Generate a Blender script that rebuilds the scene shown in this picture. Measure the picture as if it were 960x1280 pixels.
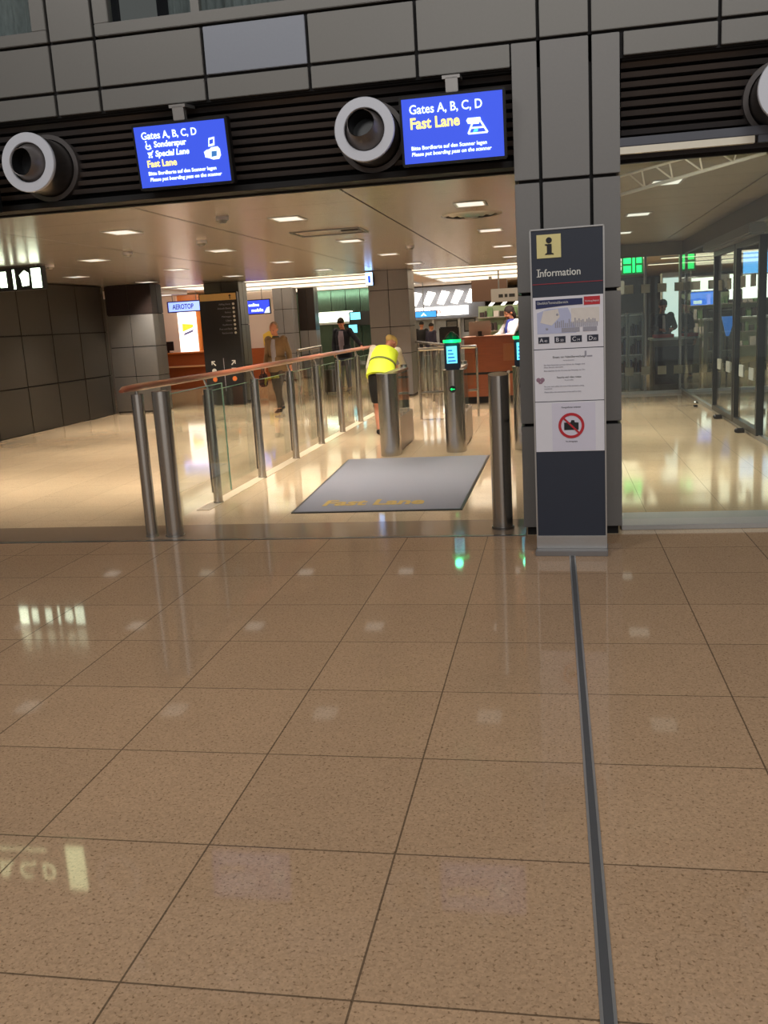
import bpy, bmesh, math, random
from mathutils import Vector, Matrix
random.seed(7)
for o in list(bpy.data.objects): bpy.data.objects.remove(o)
S = bpy.context.scene
C = S.collection
R = math.radians

# ------------------------------------------------------------------ camera
cam = bpy.data.cameras.new('camera'); co = bpy.data.objects.new('camera', cam); C.objects.link(co)
yaw, pit, rol, F = -0.18944723, -0.20221606, -0.05869093, 1154.143
cy, sy, cp, sp, cr, sr = math.cos(yaw), math.sin(yaw), math.cos(pit), math.sin(pit), math.cos(rol), math.sin(rol)
fw = Vector((sy*cp, cy*cp, sp)); rt = Vector((cy, -sy, 0)); up = rt.cross(fw)
r2 = cr*rt + sr*up; u2 = -sr*rt + cr*up
m = Matrix((r2, u2, -fw)).transposed().to_4x4(); m.translation = Vector((0, 0, 1.55))
co.matrix_world = m
cam.sensor_fit = 'HORIZONTAL'; cam.sensor_width = 36; cam.lens = 36*F/960; cam.clip_end = 200; cam.clip_start = .05
S.camera = co
# ------------------------------------------------------------------ world, exposure, hall lights
w = bpy.data.worlds.new('world'); S.world = w; w.use_nodes = True
bg = w.node_tree.nodes['Background']; bg.inputs[0].default_value = (1.0, .99, .98, 1); bg.inputs[1].default_value = .125
_n = w.node_tree.nodes; _k = w.node_tree.links     # the big hall: bright patch added behind the camera for highlights on steel, dim elsewhere
_t = _n.new('ShaderNodeTexCoord'); _s = _n.new('ShaderNodeSeparateXYZ'); _k.new(_t.outputs['Generated'], _s.inputs[0])
def _m(op, a, b):
    q = _n.new('ShaderNodeMath'); q.operation = op
    for i, v in enumerate((a, b)):
        if isinstance(v, (int, float)): q.inputs[i].default_value = v
        else: _k.new(v, q.inputs[i])
    return q.outputs[0]
_v = _n.new('ShaderNodeVectorMath'); _v.operation = 'DOT_PRODUCT'; _k.new(_t.outputs['Generated'], _v.inputs[0]); _v.inputs[1].default_value = (.25, -.95, .16)
_r = _n.new('ShaderNodeMapRange'); _r.interpolation_type = 'SMOOTHSTEP'; _r.inputs[1].default_value = .82; _r.inputs[2].default_value = .97; _r.inputs[3].default_value = .085; _r.inputs[4].default_value = .62
_k.new(_v.outputs['Value'], _r.inputs[0]); _k.new(_r.outputs[0], bg.inputs[1])
S.view_settings.view_transform = 'Standard'; S.view_settings.look = 'None'; S.view_settings.gamma = 1
S.view_settings.exposure = 0; S.view_settings.use_curve_mapping = False
def area(name, loc, rot, sx, sy_, power, col=(1, .9, .78), shape='RECTANGLE', spread=None):
    l = bpy.data.lights.new(name, 'AREA'); l.shape = shape; l.size = sx; l.size_y = sy_; l.energy = power; l.color = col
    if spread: l.spread = spread
    o = bpy.data.objects.new(name, l); C.objects.link(o); o.location = loc; o.rotation_euler = rot
    return o
for x, y in ((-6, -1), (3, -1), (-1.5, -8)):
    area('hall_ceiling_light', (x, y, 9), (R(12), 0, 0), 3, 3, 300, (1, .98, .95))

# ------------------------------------------------------------------ materials
MATS = {}
def srgb(*c): return tuple(((v/255)/12.92 if v/255 <= .04045 else ((v/255+.055)/1.055)**2.4) for v in c)
def mat(name, col, rough=.5, metal=0, emit=0, ecol=None, noise=0, nscale=30, bump=0, bscale=None, stretch=None, spec=.5, coat=0):
    if name in MATS: return MATS[name]
    mt = bpy.data.materials.new(name); mt.use_nodes = True; N = mt.node_tree.nodes; K = mt.node_tree.links
    b = N['Principled BSDF']
    b.inputs['Base Color'].default_value = (*col, 1); b.inputs['Roughness'].default_value = rough; b.inputs['Metallic'].default_value = metal
    b.inputs['Specular IOR Level'].default_value = spec
    if coat: b.inputs['Coat Weight'].default_value = coat; b.inputs['Coat Roughness'].default_value = .08
    if emit:
        b.inputs['Emission Color'].default_value = (*(ecol or col), 1); b.inputs['Emission Strength'].default_value = emit
    if noise or bump:
        tc = N.new('ShaderNodeTexCoord'); mp = N.new('ShaderNodeMapping'); K.new(tc.outputs['Object'], mp.inputs['Vector'])
        if stretch: mp.inputs['Scale'].default_value = stretch
        nz = N.new('ShaderNodeTexNoise'); nz.inputs['Scale'].default_value = nscale; nz.inputs['Detail'].default_value = 3
        K.new(mp.outputs[0], nz.inputs['Vector'])
        if noise:
            mr = N.new('ShaderNodeMapRange'); mr.inputs[3].default_value = 1-noise; mr.inputs[4].default_value = 1+noise
            K.new(nz.outputs['Fac'], mr.inputs[0])
            mx = N.new('ShaderNodeVectorMath'); mx.operation = 'SCALE'; mx.inputs[0].default_value = col
            K.new(mr.outputs[0], mx.inputs['Scale']); K.new(mx.outputs[0], b.inputs['Base Color'])
        if bump:
            bp = N.new('ShaderNodeBump'); bp.inputs['Strength'].default_value = bump; bp.inputs['Distance'].default_value = .01
            K.new(nz.outputs['Fac'], bp.inputs['Height']); K.new(bp.outputs[0], b.inputs['Normal'])
    MATS[name] = mt
    return mt
def glass(name, tint=(1, 1, 1), refl=1.0, rough=0.0):
    if name in MATS: return MATS[name]
    mt = bpy.data.materials.new(name); mt.use_nodes = True; N = mt.node_tree.nodes; K = mt.node_tree.links
    N.remove(N['Principled BSDF']); out = N['Material Output']
    t = N.new('ShaderNodeBsdfTransparent'); t.inputs[0].default_value = (*tint, 1)
    g = N.new('ShaderNodeBsdfGlossy'); g.inputs['Roughness'].default_value = rough; g.inputs[0].default_value = (1, 1, 1, 1)
    fr = N.new('ShaderNodeFresnel'); fr.inputs[0].default_value = 1.5
    ge = N.new('ShaderNodeNewGeometry')
    ml = N.new('ShaderNodeMath'); ml.operation = 'MULTIPLY'; ml.inputs[1].default_value = refl; ml.use_clamp = True
    K.new(fr.outputs[0], ml.inputs[0])
    # only front faces mirror, so a pane of two faces counts once each side without the total-reflection error
    nb = N.new('ShaderNodeMath'); nb.operation = 'SUBTRACT'; nb.inputs[0].default_value = 1; K.new(ge.outputs['Backfacing'], nb.inputs[1])
    m2 = N.new('ShaderNodeMath'); m2.operation = 'MULTIPLY'; K.new(ml.outputs[0], m2.inputs[0]); K.new(nb.outputs[0], m2.inputs[1])
    mx = N.new('ShaderNodeMixShader'); K.new(m2.outputs[0], mx.inputs[0]); K.new(t.outputs[0], mx.inputs[1]); K.new(g.outputs[0], mx.inputs[2])
    K.new(mx.outputs[0], out.inputs[0]); MATS[name] = mt
    return mt

TX0, TSX, TY0, TSY = .09, .585, .0, .61
def stone(name, base, rough, wline=.006, dark=.35, speck=1.0, polish=.5):
    mt = bpy.data.materials.new(name); mt.use_nodes = True; N = mt.node_tree.nodes; K = mt.node_tree.links
    b = N['Principled BSDF']; tc = N.new('ShaderNodeTexCoord'); sx = N.new('ShaderNodeSeparateXYZ'); K.new(tc.outputs['Object'], sx.inputs[0])
    def M(op, a, b_=None, clamp=False):
        n = N.new('ShaderNodeMath'); n.operation = op; n.use_clamp = clamp
        for i, v in enumerate((a, b_)):
            if v is None: continue
            if isinstance(v, (int, float)): n.inputs[i].default_value = v
            else: K.new(v, n.inputs[i])
        return n.outputs[0]
    def line(s, o0, size):
        u = M('DIVIDE', M('SUBTRACT', s, o0), size)
        d = M('ABSOLUTE', M('SUBTRACT', M('FRACT', M('ADD', u, .5)), .5))
        return M('LESS_THAN', M('MULTIPLY', d, size), wline/2), M('FLOOR', u)
    lx, fx = line(sx.outputs[0], TX0, TSX); ly, fy = line(sx.outputs[1], TY0, TSY)
    ln = M('MAXIMUM', lx, ly)
    cv = N.new('ShaderNodeCombineXYZ'); K.new(fx, cv.inputs[0]); K.new(fy, cv.inputs[1])
    wn = N.new('ShaderNodeTexWhiteNoise'); K.new(cv.outputs[0], wn.inputs['Vector'])
    n1 = N.new('ShaderNodeTexNoise'); n1.inputs['Scale'].default_value = 95; n1.inputs['Detail'].default_value = 2; K.new(tc.outputs['Object'], n1.inputs['Vector'])
    r1 = N.new('ShaderNodeValToRGB'); r1.color_ramp.elements[0].position = .3; r1.color_ramp.elements[0].color = (.52, .49, .46, 1)
    r1.color_ramp.elements[1].position = .42; r1.color_ramp.elements[1].color = (1, 1, 1, 1); K.new(n1.outputs['Fac'], r1.inputs[0])
    n2 = N.new('ShaderNodeTexNoise'); n2.inputs['Scale'].default_value = 3; n2.inputs['Detail'].default_value = 4; K.new(tc.outputs['Object'], n2.inputs['Vector'])
    n3 = N.new('ShaderNodeTexVoronoi'); n3.inputs['Scale'].default_value = 150; K.new(tc.outputs['Object'], n3.inputs['Vector'])
    k = M('ADD', .93, M('MULTIPLY', wn.outputs['Value'], .08)); k = M('MULTIPLY', k, M('ADD', .94, M('MULTIPLY', n2.outputs['Fac'], .12)))
    sv = N.new('ShaderNodeSeparateXYZ'); K.new(n3.outputs['Color'], sv.inputs[0]); k = M('MULTIPLY', k, M('ADD', .88, M('MULTIPLY', sv.outputs[0], .24*speck)))
    k = M('MULTIPLY', k, M('SUBTRACT', 1, M('MULTIPLY', ln, 1-dark)))
    v1 = N.new('ShaderNodeVectorMath'); v1.operation = 'MULTIPLY'; v1.inputs[0].default_value = base; K.new(r1.outputs[0], v1.inputs[1])
    v2 = N.new('ShaderNodeVectorMath'); v2.operation = 'SCALE'; K.new(v1.outputs[0], v2.inputs[0]); K.new(k, v2.inputs['Scale'])
    K.new(v2.outputs[0], b.inputs['Base Color']); b.inputs['Specular IOR Level'].default_value = polish
    rr = M('ADD', rough, M('MULTIPLY', ln, .12)); K.new(rr, b.inputs['Roughness'])
    MATS[name] = mt
    return mt

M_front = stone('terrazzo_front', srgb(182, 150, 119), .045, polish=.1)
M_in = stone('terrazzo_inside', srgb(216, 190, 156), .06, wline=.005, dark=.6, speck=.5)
M_panel = mat('facade_panel', srgb(122, 120, 116), .42, .35, noise=.04, nscale=60)
M_panel_b = mat('facade_panel_light', srgb(140, 144, 154), .42, .35, noise=.04, nscale=60)
M_col = mat('column_panel', srgb(124, 122, 120), .42, .35, noise=.04, nscale=60)
M_dk = mat('dark_gap', srgb(22, 21, 22), .8, noise=.1)
M_slat = mat('slat_bronze', srgb(84, 79, 78), .5, .3, noise=.08, nscale=40)
M_steel = mat('brushed_steel', srgb(192, 188, 182), .24, .95, noise=.06, nscale=8, stretch=(1, 1, 40), bump=.0)
M_steeld = mat('dark_steel', srgb(132, 129, 126), .28, .9, noise=.06, nscale=8, stretch=(1, 1, 40))
M_alu = mat('aluminium', srgb(190, 188, 186), .35, .8, noise=.05, nscale=60)
M_ring = mat('matt_silver_ring', srgb(208, 211, 220), .5, .2, noise=.02)
M_wood = mat('handrail_wood', srgb(150, 82, 58), .3, 0, noise=.25, nscale=6, stretch=(8, .6, 8), coat=.3)
M_cwood = mat('counter_wood', srgb(150, 80, 42), .3, 0, noise=.2, nscale=4, stretch=(1, 1, 8), coat=.2)
M_owood = mat('orange_wood', srgb(200, 118, 50), .35, 0, noise=.15, nscale=4, stretch=(6, 6, 1))
M_black = mat('black_plastic', srgb(20, 20, 22), .4, noise=.1)
M_navy = mat('sign_navy', srgb(44, 50, 64), .45, noise=.04)
M_white = mat('paper_white', srgb(226, 224, 232), .6, noise=.02)
M_ink = mat('ink', srgb(30, 30, 34), .6, noise=.05)
M_gink = mat('grey_ink', srgb(150, 148, 160), .6, noise=.05)
M_red = mat('red_print', srgb(190, 40, 52), .5, noise=.05)
M_glass = glass('clear_glass', (.93, .97, .95), 1.0)
M_gedge = mat('glass_edge', srgb(150, 190, 165), .2, 0, noise=.05)
M_ceil = mat('metal_ceiling', srgb(172, 162, 152), .25, .5, noise=.05, nscale=2, stretch=(.3, 5, 1), bump=.2)
M_carpet = mat('mat_carpet', srgb(132, 132, 142), .95, noise=.14, nscale=220, bump=.3)
M_gold = mat('mat_gold', srgb(178, 148, 82), .9, noise=.1, nscale=200)
def glow(name, rgb, s): return mat(name, srgb(*rgb), .4, emit=s)
M_lamp = mat('lamp_light', srgb(60, 58, 54), .4, emit=1.0, ecol=srgb(255, 246, 230))
M_screen = glow('screen_blue', (52, 78, 205), .95)
M_stext = glow('screen_white', (225, 245, 255), 1.3)
M_sgold = glow('screen_gold', (255, 226, 130), 1.3)
M_green = glow('green_glow', (20, 230, 120), 1.6)
M_lum = glow('luminous_ceiling', (255, 240, 212), 1.5)
M_shopw = glow('white_glow', (255, 250, 240), 2.6)
M_blue = glow('blue_glow', (40, 60, 230), 1.4)
M_cyan = glow('cyan_glow', (110, 215, 245), 1.3)
M_pale = glow('pale_green_glow', (235, 255, 225), 4)

# ------------------------------------------------------------------ mesh helpers
class MB:
    def __init__(s): s.v = []; s.f = []; s.sm = []; s.mi = []
    def add(s, vs, fs, smooth=False, mi=0):
        n = len(s.v); s.v += [tuple(v) for v in vs]
        for f in fs: s.f.append([i+n for i in f]); s.sm.append(smooth); s.mi.append(mi)
        return s
    def box(s, x0, x1, y0, y1, z0, z1, mi=0, bev=0):
        if bev:
            b = bmesh.new(); bmesh.ops.create_cube(b, size=1)
            for v in b.verts: v.co = Vector(((x0+x1)/2+v.co.x*(x1-x0), (y0+y1)/2+v.co.y*(y1-y0), (z0+z1)/2+v.co.z*(z1-z0)))
            bmesh.ops.bevel(b, geom=b.edges[:], offset=bev, segments=2, affect='EDGES')
            b.verts.index_update(); s.add([v.co[:] for v in b.verts], [[v.index for v in f.verts] for f in b.faces], False, mi); b.free()
            return s
        v = [(x, y, z) for z in (z0, z1) for y in (y0, y1) for x in (x0, x1)]
        return s.add(v, [(0, 2, 3, 1), (4, 5, 7, 6), (0, 1, 5, 4), (2, 6, 7, 3), (0, 4, 6, 2), (1, 3, 7, 5)], False, mi)
    def prism(s, pts, y0, y1, mi=0):            # outline in XZ, extruded along Y
        n = len(pts); v = [(p[0], y0, p[1]) for p in pts]+[(p[0], y1, p[1]) for p in pts]
        s.add(v, [list(range(n)), list(range(2*n-1, n-1, -1))]+[(i, i+n, (i+1) % n+n, (i+1) % n) for i in range(n)], False, mi); return s
    def prismz(s, pts, z0, z1, mi=0, smooth=False):  # outline in XY, extruded along Z
        n = len(pts); v = [(p[0], p[1], z0) for p in pts]; u = [(p[0], p[1], z1) for p in pts]
        s.add(v+u, [(i, (i+1) % n, (i+1) % n+n, i+n) for i in range(n)], smooth, mi)
        s.add(v, [list(range(n-1, -1, -1))], False, mi); s.add(u, [list(range(n))], False, mi); return s
    def tube(s, pts, rad, seg=16, mi=0, caps=True, ref=None, smooth=True):
        pts = [Vector(p) for p in pts]; rad = [(r, r) if not isinstance(r, (tuple, list)) else r for r in (rad if isinstance(rad, list) else [rad]*len(pts))]
        rings = []; px = None
        for i, p in enumerate(pts):
            a = pts[max(i-1, 0)]; b = pts[min(i+1, len(pts)-1)]
            if (b-a).length < 1e-7: a = pts[0]; b = pts[-1]
            d = (b-a).normalized()
            if px is None:
                q = Vector(ref) if ref else (Vector((1, 0, 0)) if abs(d.x) < .9 else Vector((0, 1, 0)))
            else: q = px
            x = (q-d*q.dot(d)).normalized(); y = d.cross(x); px = x
            rings.append([p+x*math.cos(2*math.pi*k/seg)*rad[i][0]+y*math.sin(2*math.pi*k/seg)*rad[i][1] for k in range(seg)])
        v = [c for r in rings for c in r]; f = []
        for i in range(len(rings)-1):
            for k in range(seg): f.append((i*seg+k, i*seg+(k+1) % seg, (i+1)*seg+(k+1) % seg, (i+1)*seg+k))
        s.add(v, f, smooth, mi)
        if caps:
            s.add(rings[0], [list(range(seg-1, -1, -1))], False, mi); s.add(rings[-1], [list(range(seg))], False, mi)
        return s
    def ell(s, c, r, seg=16, n=10, mi=0, rot=None):
        v = []; f = []; c = Vector(c); Rm = rot or Matrix.Identity(3)
        for i in range(1, n):
            t = math.pi*i/n
            for k in range(seg): a = 2*math.pi*k/seg; v.append(c+Rm @ Vector((r[0]*math.sin(t)*math.cos(a), r[1]*math.sin(t)*math.sin(a), r[2]*math.cos(t))))
        for i in range(n-2):
            for k in range(seg): f.append((i*seg+k, (i+1)*seg+k, (i+1)*seg+(k+1) % seg, i*seg+(k+1) % seg))
        T = len(v); v.append(c+Rm @ Vector((0, 0, r[2]))); v.append(c-Rm @ Vector((0, 0, r[2])))
        for k in range(seg): f.append((T, k, (k+1) % seg)); f.append((T+1, (n-2)*seg+(k+1) % seg, (n-2)*seg+k))
        return s.add(v, f, True, mi)
    def build(s, name, mats, parent=None, loc=(0, 0, 0), rot=None):
        """vertices are in the parent's frame; loc moves the origin (vertices are shifted back)"""
        me = bpy.data.meshes.new(name); L = Vector(loc)
        me.from_pydata([Vector(v)-L for v in s.v], [], s.f)
        for mm in (mats if isinstance(mats, (list, tuple)) else [mats]): me.materials.append(mm)
        me.polygons.foreach_set('use_smooth', s.sm); me.polygons.foreach_set('material_index', s.mi); me.update()
        o = bpy.data.objects.new(name, me); C.objects.link(o); o.location = L
        if parent: o.parent = parent
        return o
def tag(o, label, cat, group=None, kind=None):
    if label: o['label'] = label
    if cat: o['category'] = cat
    if group: o['group'] = group
    if kind: o['kind'] = kind
    return o
def thing(name, label, cat, loc=(0, 0, 0), rz=0, group=None):
    o = bpy.data.objects.new(name, None); o.empty_display_size = .1; C.objects.link(o); o.location = loc; o.rotation_euler = (0, 0, rz)
    return tag(o, label, cat, group)
def struct(name, mb, mats): o = mb.build(name, mats); o['kind'] = 'structure'; return o
def dup(root, loc, rz=None, label=None):
    def cp_(o, par):
        c = o.copy(); C.objects.link(c); c.parent = par
        for ch in list(kids.get(o.name, [])): cp_(ch, c)
        return c
    kids = {}
    for o in bpy.data.objects:
        if o.parent: kids.setdefault(o.parent.name, []).append(o)
    r = cp_(root, None); r.location = loc
    if rz is not None: r.rotation_euler = (0, 0, rz)
    if label: r['label'] = label
    return r
def text(body, size, mt, parent, loc, name='lettering', rot=(R(90), 0, 0), ex=.0015, align='LEFT', sx=1, bold=0, shear=0):
    cu = bpy.data.curves.new(name, 'FONT'); cu.body = body; cu.size = size; cu.extrude = ex; cu.align_x = align; cu.offset = bold; cu.shear = shear; cu.resolution_u = 3
    t = bpy.data.objects.new('tmp', cu); C.objects.link(t); bpy.context.view_layer.update()
    me = bpy.data.meshes.new_from_object(t.evaluated_get(bpy.context.evaluated_depsgraph_get())); bpy.data.objects.remove(t)
    me.name = name; me.materials.clear(); me.materials.append(mt)
    for v in me.vertices: v.co.x *= sx
    me.transform(Matrix.Rotation(rot[2], 4, 'Z') @ Matrix.Rotation(rot[0], 4, 'X'))
    o = bpy.data.objects.new(name, me); C.objects.link(o); o.location = loc; o.parent = parent
    return o

# ================================================================== THE SETTING
FY = 6.5                                   # facade plane
FZ = 2.75
HZ = 2.6                                   # gate area ceiling
f = MB()
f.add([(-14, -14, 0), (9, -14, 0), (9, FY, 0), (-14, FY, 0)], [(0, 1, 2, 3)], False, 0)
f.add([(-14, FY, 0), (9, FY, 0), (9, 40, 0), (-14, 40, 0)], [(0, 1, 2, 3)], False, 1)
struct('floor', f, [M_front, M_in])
# movement joint and threshold strips
t = MB(); t.box(.073, .107, -2, 5.96, 0, .003, 1); t.box(.071, .079, -2, 5.96, 0, .0045, 0); t.box(.101, .109, -2, 5.96, 0, .0045, 0)
struct('trim_1', t, [M_alu, mat('joint_rubber', srgb(78, 78, 80), .5, noise=.1)])
t = MB(); t.box(-12, -.22, 6.49, 6.52, 0, .005); struct('trim_2', t, M_steeld)
t = MB(); t.box(-12, -.22, 6.53, 7.05, 0, .002); struct('trim_3', t, mat('entry_band_stone', srgb(150, 128, 106), .1, noise=.08, nscale=80))
t = MB(); t.box(.45, 8, 6.62, 7.06, 0, .035, 0, .004); struct('trim_4', t, mat('sill_metal', srgb(178, 176, 174), .45, .4, noise=.06, nscale=50))

# facade panels over a dark backing
J = [-6.55, -6.22, -5.79, -5.0, -4.22, -3.44, -3.10, -2.315, -1.58, -.85, -.063, .262, 1.05, 1.84, 2.62, 3.4, 4.2]
fa = MB(); g = .011
def pnl(x0, x1, z0, z1, mi=1): fa.box(x0+g, x1-g, FY, FY+.03, z0+g, z1-g, mi, .003)
fa.box(-9, 8, FY+.03, FY+.2, 3.11, 3.595, 0); fa.box(-9, 8, FY+.03, FY+.2, 5.05, 6.4, 0)
fa.box(-9, -8.2, FY+.03, FY+.2, 3.595, 5.05, 0)
rows = [(3.11, 3.27), (3.27, 3.595)]
for i in range(len(J)-1):
    x0, x1 = J[i], J[i+1]
    if abs(x0+.063) < .01: continue
    for j, (a, b) in enumerate(rows):
        if abs(x1+.063) < .01 and j == 0: pnl(x0, -.235, a, b); continue
        if abs(x0-.262) < .01 and j == 0: pnl(.46, x1, a, b); continue
        pnl(x0, x1, a, b, 2 if (j == 1 and abs(x0+2.315) < .01) else 1)
    pnl(x0, x1, 5.05, 6.2)
pnl(-.063, .262, 3.27, 3.595); pnl(-.063, .262, 5.05, 6.2)
WIN = [(-6.1, -3.44), (-3.10, -.85), (-.85, 3.4)]
for x0, x1 in ((-9, -6.1), (-3.44, -3.10), (3.4, 6)):
    fa.box(x0, x1, FY+.03, FY+.2, 3.595, 5.05, 0); pnl(x0, x1, 3.595, 5.05)
struct('wall_front', fa, [M_dk, M_panel, M_panel_b])
# upper windows with grey frames, mullions, glass and grey folds modelled for the hall's reflection
M_refl = mat('grey_reflection', srgb(120, 122, 126), .9, noise=.35, nscale=10, stretch=(6, 1, 1.5), bump=.5)
M_room = mat('dark_room', srgb(48, 48, 58), .9, noise=.1)
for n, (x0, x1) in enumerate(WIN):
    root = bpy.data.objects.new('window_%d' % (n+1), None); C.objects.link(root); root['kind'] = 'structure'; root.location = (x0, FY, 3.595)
    W = x1-x0; fr = MB(); b = .09
    fr.box(g, W-g, 0, .08, g, b+.0, 0, .004); fr.box(g, W-g, 0, .08, 1.35, 1.455-g, 0, .004)
    fr.box(g, b+.03, 0, .08, b+.0, 1.35, 0, .004); fr.box(W-b-.03, W-g, 0, .08, b+.0, 1.35, 0, .004)
    k = max(1, round(W/.85))
    for q in range(1, k): fr.box(W*q/k-.03, W*q/k+.03, .01, .07, b+.0, 1.35, 0)
    fr.build('window_frame', M_panel, root)
    gl = MB(); gl.box(.1, W-.1, .035, .043, .085, 1.36); gl.build('pane', M_glass, root)
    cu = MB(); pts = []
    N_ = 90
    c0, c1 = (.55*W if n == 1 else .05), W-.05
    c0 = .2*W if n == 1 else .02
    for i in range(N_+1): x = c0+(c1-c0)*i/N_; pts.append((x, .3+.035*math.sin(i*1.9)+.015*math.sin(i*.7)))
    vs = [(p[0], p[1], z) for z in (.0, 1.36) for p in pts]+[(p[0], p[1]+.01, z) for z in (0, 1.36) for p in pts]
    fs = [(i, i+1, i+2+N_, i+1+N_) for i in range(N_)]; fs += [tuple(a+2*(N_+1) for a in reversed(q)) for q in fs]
    cu.add(vs, fs, True); cu.build('reflection_folds', M_refl, root)
    bk = MB(); bk.box(0, W, 1.2, 1.25, 0, 1.36); bk.box(0, W, .09, 1.2, -.03, 0); bk.box(0, W, .09, 1.2, 1.36, 1.4); bk.build('room_back', M_room, root)
# louvred recess above the openings
sl = MB()
for x0, x1 in ((-9, -.235), (.46, 8)):
    sl.box(x0, x1, 6.74, 6.78, 2.5, 3.14, 0)
    sl.box(x0, x1, FY+.05, 6.78, 3.10, 3.13, 0)
    z = 2.60
    while z < 3.09:
        v = [(x0, 6.62, z), (x1, 6.62, z), (x1, 6.60, z+.030), (x0, 6.60, z+.030), (x0, 6.735, z+.004), (x1, 6.735, z+.004), (x1, 6.735, z+.034), (x0, 6.735, z+.034)]
        sl.add(v, [(0, 1, 2, 3), (3, 2, 6, 7), (0, 4, 5, 1), (4, 7, 6, 5), (0, 3, 7, 4), (1, 5, 6, 2)], False, 1); z += .0585
sl.box(-9, -.235, 6.56, 6.80, 2.515, 2.555, 0)
struct('trim_5', sl, [M_dk, M_slat])
tb = MB(); tb.box(.44, 8, 6.5, 6.75, 2.57, 2.625, 0, .004); tb.box(.44, 1.27, 6.5, 6.54, 2.525, 2.568, 1); tb.box(1.29, 8, 6.5, 6.54, 2.525, 2.568, 0); tb.box(.44, 8, 6.72, 6.76, 2.525, 2.57, 0)
struct('trim_6', tb, [mat('beam_grey', srgb(88, 90, 98), .4, .3, noise=.04), mat('cream_strip', srgb(238, 232, 214), .5, noise=.04)])

# column with dark joints
c = MB(); c.box(-.21, .42, FY+.03, 7.1, 0, 3.27, 0)
zs = [.05, .79, 1.68, 2.405, 3.27]
for i in range(4):
    for x0, x1 in ((-.235, -.063), (-.063, .262), (.262, .445)):
        zt = zs[i+1]
        if i == 3 and x0 != -.063: zt = 3.16 if x0 > 0 else 3.1
        if i == 3 and x0 > 0: zt = 3.27
        if i == 3 and x0 < -.2: zt = 3.27
        c.box(x0+g*(x0 != -.235), x1-g*(x1 != .445), FY-.004, FY+.03, zs[i]+g, zt-g, 1, .003)
    c.box(-.235, -.21, FY+.03, 7.1, zs[i]+g, zs[i+1]-g, 1); c.box(.42, .445, FY+.03, 7.1, zs[i]+g, zs[i+1]-g, 1)
struct('wall_column', c, [M_dk, M_col])

# ceilings
ce = MB(); YS = 6.8
x_edges = [-12.4, -10.6, -8.78, -6.98, -5.2, -3.41, -1.64, .14]
for i in range(7):
    y = YS
    while y < 20:
        y1 = min(y+.735, 20); ce.box(x_edges[i]+.009, x_edges[i+1]-.009, y+.003, y1-.003, HZ, HZ+.02, 1); y = y1
ce.box(-12.4, .3, 6.8, 20.2, HZ+.02, HZ+.08, 0)
# vestibule ceiling
x_e = [.3, 1.9, 3.7, 5.5, 7.3, 9]
for i in range(5):
    y = 6.8
    while y < 18:
        y1 = min(y+.735, 18); ce.box(x_e[i]+.008, x_e[i+1]-.008, y+.003, y1-.003, HZ+.05, HZ+.07, 3); y = y1
ce.box(.3, 9, 6.8, 18.2, HZ+.07, HZ+.12, 0)
# far hall ceiling
ce.box(-14, 9, 20.2, 40, FZ, FZ+.1, 2); ce.box(-14, 9, 20.0, 20.2, HZ+.01, FZ+.1, 2); ce.box(.3, 9, 18.2, 20.2, FZ-.02, FZ+.08, 2)
struct('ceiling', ce, [M_dk, M_ceil, mat('far_ceiling', srgb(205, 180, 155), .6, noise=.05), mat('vestibule_ceiling', srgb(158, 150, 134), .42, .15, noise=.06, nscale=2, stretch=(.3, 5, 1))])

# walls
wl = MB(); wl.box(-9.3, -9.03, 6.6, 18, 0, HZ, 0)
y = 6.65
while y < 18:
    y1 = min(y+1.02, 18)
    for a, b in ((0, .8), (.8, 1.68), (1.68, 2.58)): wl.box(-9.03, -9.0, y+.012, y1-.012, a+.012, b-.012, 1)
    y = y1
struct('wall_left', wl, [M_dk, mat('left_wall_panel', srgb(60, 57, 53), .35, .3, noise=.05, nscale=20)])
wb = MB(); wb.box(-14, 9, 39.5, 39.8, 0, 3.1); wb.box(-14, -13.7, 6.5, 40, 0, 3.1); wb.box(8.7, 9, 6.6, 40, 0, 3.1); wb.box(-13.8, -9.0, 6.6, 6.75, 0, 2.55)
struct('wall_back', wb, mat('dim_wall', srgb(96, 92, 90), .6, noise=.08, nscale=3))
wd = MB(); wd.box(.28, .34, 7.1, 17.4, 0, HZ)
struct('wall_divider', wd, M_col)

# ---------------------------------------------------------------- clad columns inside
def clad(name, label, x0, x1, y0, y1, top, zs, pane=M_col, dark_top=None, nx=2):
    r = thing(name, label, 'column', ((x0+x1)/2, (y0+y1)/2, 0)); W = (x1-x0)/2; D = (y1-y0)/2
    k = MB(); k.box(-W+.02, W-.02, -D+.02, D-.02, 0, top); k.build('core', M_dk, r)
    k = MB(); zz = [0.03]+[z for z in zs if z < top]+[top]; t = 0
    for i in range(len(zz)-1):
        mi = 1 if (dark_top and zz[i] >= dark_top-.01) else 0
        for q in range(nx):
            a = -W+2*W*q/nx; b = -W+2*W*(q+1)/nx
            k.box(a+.008, b-.008, -D, -D+.02, zz[i]+.008, zz[i+1]-.008, mi); k.box(a+.008, b-.008, D-.02, D, zz[i]+.008, zz[i+1]-.008, mi)
            a = -D+2*D*q/nx; b = -D+2*D*(q+1)/nx
            k.box(-W, -W+.02, a+.008, b-.008, zz[i]+.008, zz[i+1]-.008, mi); k.box(W-.02, W, a+.008, b-.008, zz[i]+.008, zz[i+1]-.008, mi)
    k.build('cladding', [pane, mat('brown_dark_panel', srgb(42, 34, 32), .3, .2, noise=.1)], r)
    return r
M_incol = mat('inside_column_panel', srgb(128, 126, 128), .38, .35, noise=.05, nscale=10)
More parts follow.
